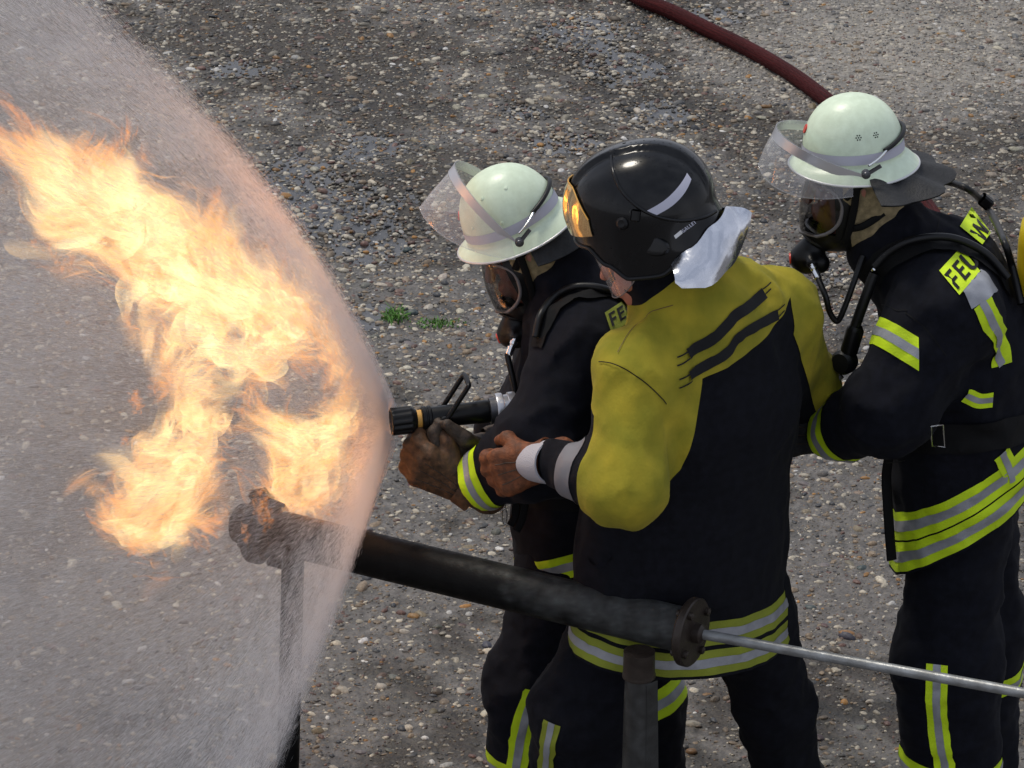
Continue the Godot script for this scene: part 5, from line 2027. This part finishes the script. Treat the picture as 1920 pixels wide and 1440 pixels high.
func build_person_rear() -> void:
	var base := Vector3(at(1790, 1000, 0).x, 0, 0.0)
	var o := thing("person", "firefighter in navy with lowered clear visor and air cylinder, standing last", "person", base)
	o.set_meta("group", "firefighters in a row along the hose")
	var t := cloth_field(0.05, 0.009, 0.014)
	t.stretch = Vector3(1.0, 1.5, 1.0)
	t.chain([at(1805, 950, 0.05), at(1776, 1235, 0.09), at(1788, 1580, 0.1)], [0.1, 0.118, 0.108])
	t.chain([at(1815, 940, -0.1), at(1828, 1190, -0.11), at(1822, 1500, -0.1)], [0.112, 0.112, 0.104])
	t.cone(at(1800, 900, 0), at(1800, 950, 0), 0.12, 0.12)
	var tg := clip(t.mesh(0.011), func(p: Vector3) -> float: return p.y - 0.12)
	var tr := part("trousers", tg, mats["navy_cloth"], o)
	tape_on(t, [[1757, 1246, 0.6], [1756, 1300, 0.6], [1756, 1340, 0.6], [1762, 1390, 0.6], [1772, 1450, 0.6], [1780, 1560, 0.6]], 0.05, tr)
	limb_band(t, tg, 1, 2, at(1790, 1446, 0.2), Vector3(0.05, -1, 0), 0.0, 0.06, tr, "fluorescent_cloth", Vector3(-0.12, 0, 0))
	limb_band(t, tg, 3, 4, at(1830, 1236, -0.1), Vector3(0.0, -1, 0), 0.0, 0.055, tr)
	boots(o, [[at(1788, 1580, 0.1), Vector3(-1, 0, 0.1)], [at(1822, 1500, -0.1), Vector3(-1, 0, -0.1)]])
	var j := cloth_field(0.06, 0.010, 0.015)
	j.chain([at(1795, 1130, 0), at(1803, 830, 0), at(1800, 660, 0), at(1775, 560, 0)], [0.215, 0.205, 0.215, 0.17], Vector3.RIGHT, 1.34)
	j.cone(at(1785, 590, 0.15), at(1755, 490, -0.15), 0.1, 0.1)
	j.chain([at(1750, 530, 0), at(1668, 446, 0)], [0.13, 0.1])
	var arm := j.chain([at(1768, 590, 0.2), at(1668, 764, 0.27), at(1572, 806, 0.15)], [0.115, 0.093, 0.07])
	j.chain([at(1745, 500, -0.19), at(1700, 700, -0.2), at(1610, 790, -0.1)], [0.095, 0.08, 0.06])
	var jg0 := j.mesh(0.0105)
	var hem := plane_of(at(1690, 1084, 0.14), at(1918, 966, 0.2), at(1652, 1052, -0.08))
	var jg := clip(jg0, hem)
	var wr := at(1545, 812, 0.13)
	var fd := at(1572, 806, 0.15) - at(1668, 764, 0.27)
	var jk := part("jacket", jg, mats["navy_cloth"], o)
	hem_bands(jk, jg, hem, [0.006, 0.068], 0.058)
	limb_band(j, jg, arm + 1, arm + 2, at(1592, 800, 0.16), fd, -0.012, 0.06, jk, "fluorescent_cloth", Vector3(0.0, 0.25, 0))
	limb_band(j, clip(jg, func(p: Vector3) -> float: return at(1722, 700, 0.33).x - p.x), arm, arm + 1, at(1718, 668, 0.26), at(1700, 762, 0.29) - at(1768, 590, 0.2), -0.03, 0.06, jk, "fluorescent_cloth", Vector3(-0.25, 0.0, 0))
	# breathing set: straps, hoses, back plate, cylinder
	part("shoulder_strap", strip_on(j, [[1630, 520, 0.6], [1655, 492, 0.6], [1700, 468, 0.6], [1760, 456, 0.6], [1820, 470, 0.6], [1870, 500, 0.6], [1910, 550, 0.6]], -0.028, 0.028, 0.009), mats["black_strap"], o)
	part("shoulder_strap", strip_on(j, [[1740, 352, 0.2], [1790, 362, 0.2], [1840, 392, 0.2], [1875, 440, 0.2], [1900, 500, 0.2]], -0.026, 0.026, 0.009), mats["black_strap"], o)
	var h1 := []
	for q in [[1640, 500], [1665, 474], [1705, 452], [1755, 444], [1800, 450], [1850, 476], [1890, 520]]: h1.append(meet(j, q[0], q[1], 0.6, 0.02))
	part("air_hose", tube(smooth_path(h1, 8), 0.0088, 10), mats["black_rubber"], o)
	var h2 := []
	for q in [[1738, 338], [1780, 342], [1820, 358], [1852, 392], [1878, 440], [1898, 500], [1915, 570]]: h2.append(meet(j, q[0], q[1], 0.5, 0.022))
	part("air_hose", tube(smooth_path(h2, 8), 0.0085, 10), mats["black_rubber"], o)
	var cb := meet(j, 1848, 378, 0.5, 0.02)
	part("hose_clamp", block(Vector3(0.035, 0.03, 0.03), 0.005, Transform3D(Basis(Vector3.BACK, -0.7), cb)), mats["black_plastic"], o)
	part("buckle_rivet", lathe([Vector2(0.006, 0), Vector2(0.004, 0.003), Vector2(0, 0.004)], axis_frame(meet(j, 1638, 506, 0.6, 0.012), Vector3(-0.3, 0.3, 1)), 12), mats["chrome"], o)
	var up := Vector3(0.0, 1, 0).normalized()
	var cy := at(1959, 838, -0.06)
	part("back_plate", block(Vector3(0.03, 0.6, 0.26), 0.01, Transform3D(Basis(up.cross(Vector3.BACK), up, Vector3.BACK), at(1938, 650, -0.03))), mats["black_plastic"], o)
	part("air_cylinder", lathe([Vector2(0, -0.02), Vector2(0.05, -0.012), Vector2(0.08, 0.03), Vector2(0.084, 0.08), Vector2(0.084, 0.5), Vector2(0.078, 0.55), Vector2(0.055, 0.585), Vector2(0.0, 0.6)], Transform3D(Basis(up.cross(Vector3.BACK), up, Vector3.BACK), cy), 36), mats["cylinder_yellow"], o, "yellow air cylinder cut off by the picture edge")
	# waist belt with buckle
	var belt := plane_of(at(1740, 850, 0.2), at(1900, 838, 0.2), at(1740, 815, -0.1))
	var bg := between(jg, belt, 0.0, 0.068)
	bg = clip(bg, func(p: Vector3) -> float: return j.least(arm, arm + 2, p) - 0.02)
	part("waist_belt", bg.push(0.008), mats["black_strap"], o)
	var bk := []
	for q in [[1746, 800], [1748, 836], [1772, 838], [1768, 796]]: bk.append(meet(j, q[0], q[1], 0.6, 0.014))
	part("buckle", tube(PackedVector3Array(bk), 0.0022, 6, -1.0, true), mats["chrome"], o)
	# tapes on the back and side
	part("reflective_panel", strip_on(j, [[1812, 556, 0.6], [1838, 540, 0.6], [1858, 522, 0.6]], -0.034, 0.03, 0.004, 5, 6), mats["reflective_silver"], jk)
	tape_on(j, [[1842, 566, 0.6], [1862, 605, 0.6], [1876, 650, 0.6], [1880, 685, 0.6]], 0.056, jk)
	tape_on(j, [[1880, 850, 0.6], [1892, 876, 0.6], [1900, 905, 0.6]], 0.05, jk)
	tape_on(j, [[1812, 742, 0.6], [1836, 752, 0.6], [1862, 750, 0.6]], 0.036, jk)
	# yellow back patch with black capitals, crossed by the strap
	for q in [[[1761, 507], [1802, 463], [1838, 508], [1799, 553], "FEU", 0.04, [1796, 543], 0.56, -0.66, -0.78, -0.84], [[1800, 424], [1822, 388], [1858, 436], [1842, 458], "W", 0.042, [1846, 456], 0.24, -0.62, -0.78, -0.62]]:
		var pa := []
		for r in 7:
			var row := PackedVector3Array()
			for c in 7:
				var u := c / 6.0
				var v := r / 6.0
				row.append(meet(j, lerpf(lerpf(q[0][0], q[1][0], u), lerpf(q[3][0], q[2][0], u), v), lerpf(lerpf(q[0][1], q[1][1], u), lerpf(q[3][1], q[2][1], u), v), 0.6, 0.0045))
			pa.append(row)
		part("name_patch", sheet(pa), mats["fluorescent_cloth"], jk)
		var k := 1.0 / 0.0012
		part("patch_lettering", words_on(q[4], q[5], func(u: float, v: float) -> Vector3:
			return meet(j, q[6][0] + u * k * q[7] + v * k * q[9], q[6][1] + u * k * q[8] + v * k * q[10], 0.6, 0.0062)), mats["black_thread"], jk)
	part("armhole_seam", strip_on(j, [[1628, 566, 0.7], [1662, 572, 0.7], [1700, 588, 0.7], [1740, 622, 0.7], [1775, 668, 0.7]], -0.0012, 0.0012, 0.0026, 6, 2), mats["black_strap"], jk)
	part("collar_seam", strip_on(j, [[1650, 512, 0.6], [1700, 500, 0.6], [1745, 462, 0.6], [1762, 410, 0.6]], -0.001, 0.001, 0.0026, 6, 2), mats["black_strap"], jk)
	# pressure gauge on its hose before the chest
	part("gauge_hose", tube(smooth_path([at(1640, 512, 0.12), at(1622, 560, 0.13), at(1604, 610, 0.13), at(1592, 650, 0.13)], 8), 0.012, 12), mats["black_rubber"], o)
	part("pressure_gauge", lathe([Vector2(0, -0.02), Vector2(0.024, -0.018), Vector2(0.028, -0.008), Vector2(0.028, 0.012), Vector2(0.022, 0.02), Vector2(0, 0.022)], axis_frame(at(1584, 678, 0.13), Vector3(-0.6, 0.1, 0.8)), 24), mats["black_rubber"], o)
	part("gauge_sleeve", lathe([Vector2(0.017, 0), Vector2(0.02, 0.01), Vector2(0.02, 0.06), Vector2(0.014, 0.07)], axis_frame(at(1590, 664, 0.13), Vector3(0.25, 1, 0)), 16), mats["black_plastic"], o)
	part("carabiner", tube(smooth_path([at(1578, 704, 0.12), at(1562, 722, 0.12), at(1556, 745, 0.12), at(1566, 760, 0.12), at(1584, 750, 0.12)], 6), 0.007, 10), mats["grey_rubber"], o)
	part("strap_end", tube(smooth_path([at(1668, 850, 0.12), at(1662, 890, 0.1), at(1664, 940, 0.1), at(1668, 1000, 0.1), at(1672, 1050, 0.1)], 5), 0.012, 8, -1.0, false, 0.25, Vector3(0.3, 0, 1)), mats["black_strap"], o)
	# head
	var xf := head_frame(at(1600, 284, 0.0), 0.03, 0.07)
	add_head(o, xf, false)
	add_hood(o, xf)
	add_mask(o, xf, [at(1548, 556, 0.12), at(1556, 586, 0.12), at(1570, 602, 0.12), at(1582, 580, 0.12), at(1600, 532, 0.11), at(1618, 480, 0.08)])
	var h := add_helmet(o, xf, 0.40, -0.03, true, "pale luminous helmet with clear visor lowered")
	neck_curtain(h, xf, "black_leather", 0.062, 0.1, 0.013)
	add_glove(o, at(1556, 812, 0.14), Vector3(-1, -0.12, -0.25), Vector3(0.0, 0.2, 1.0), 1.0, [0.4, 0.45, 0.5, 0.5], "black_leather", 1.05, 0.6)
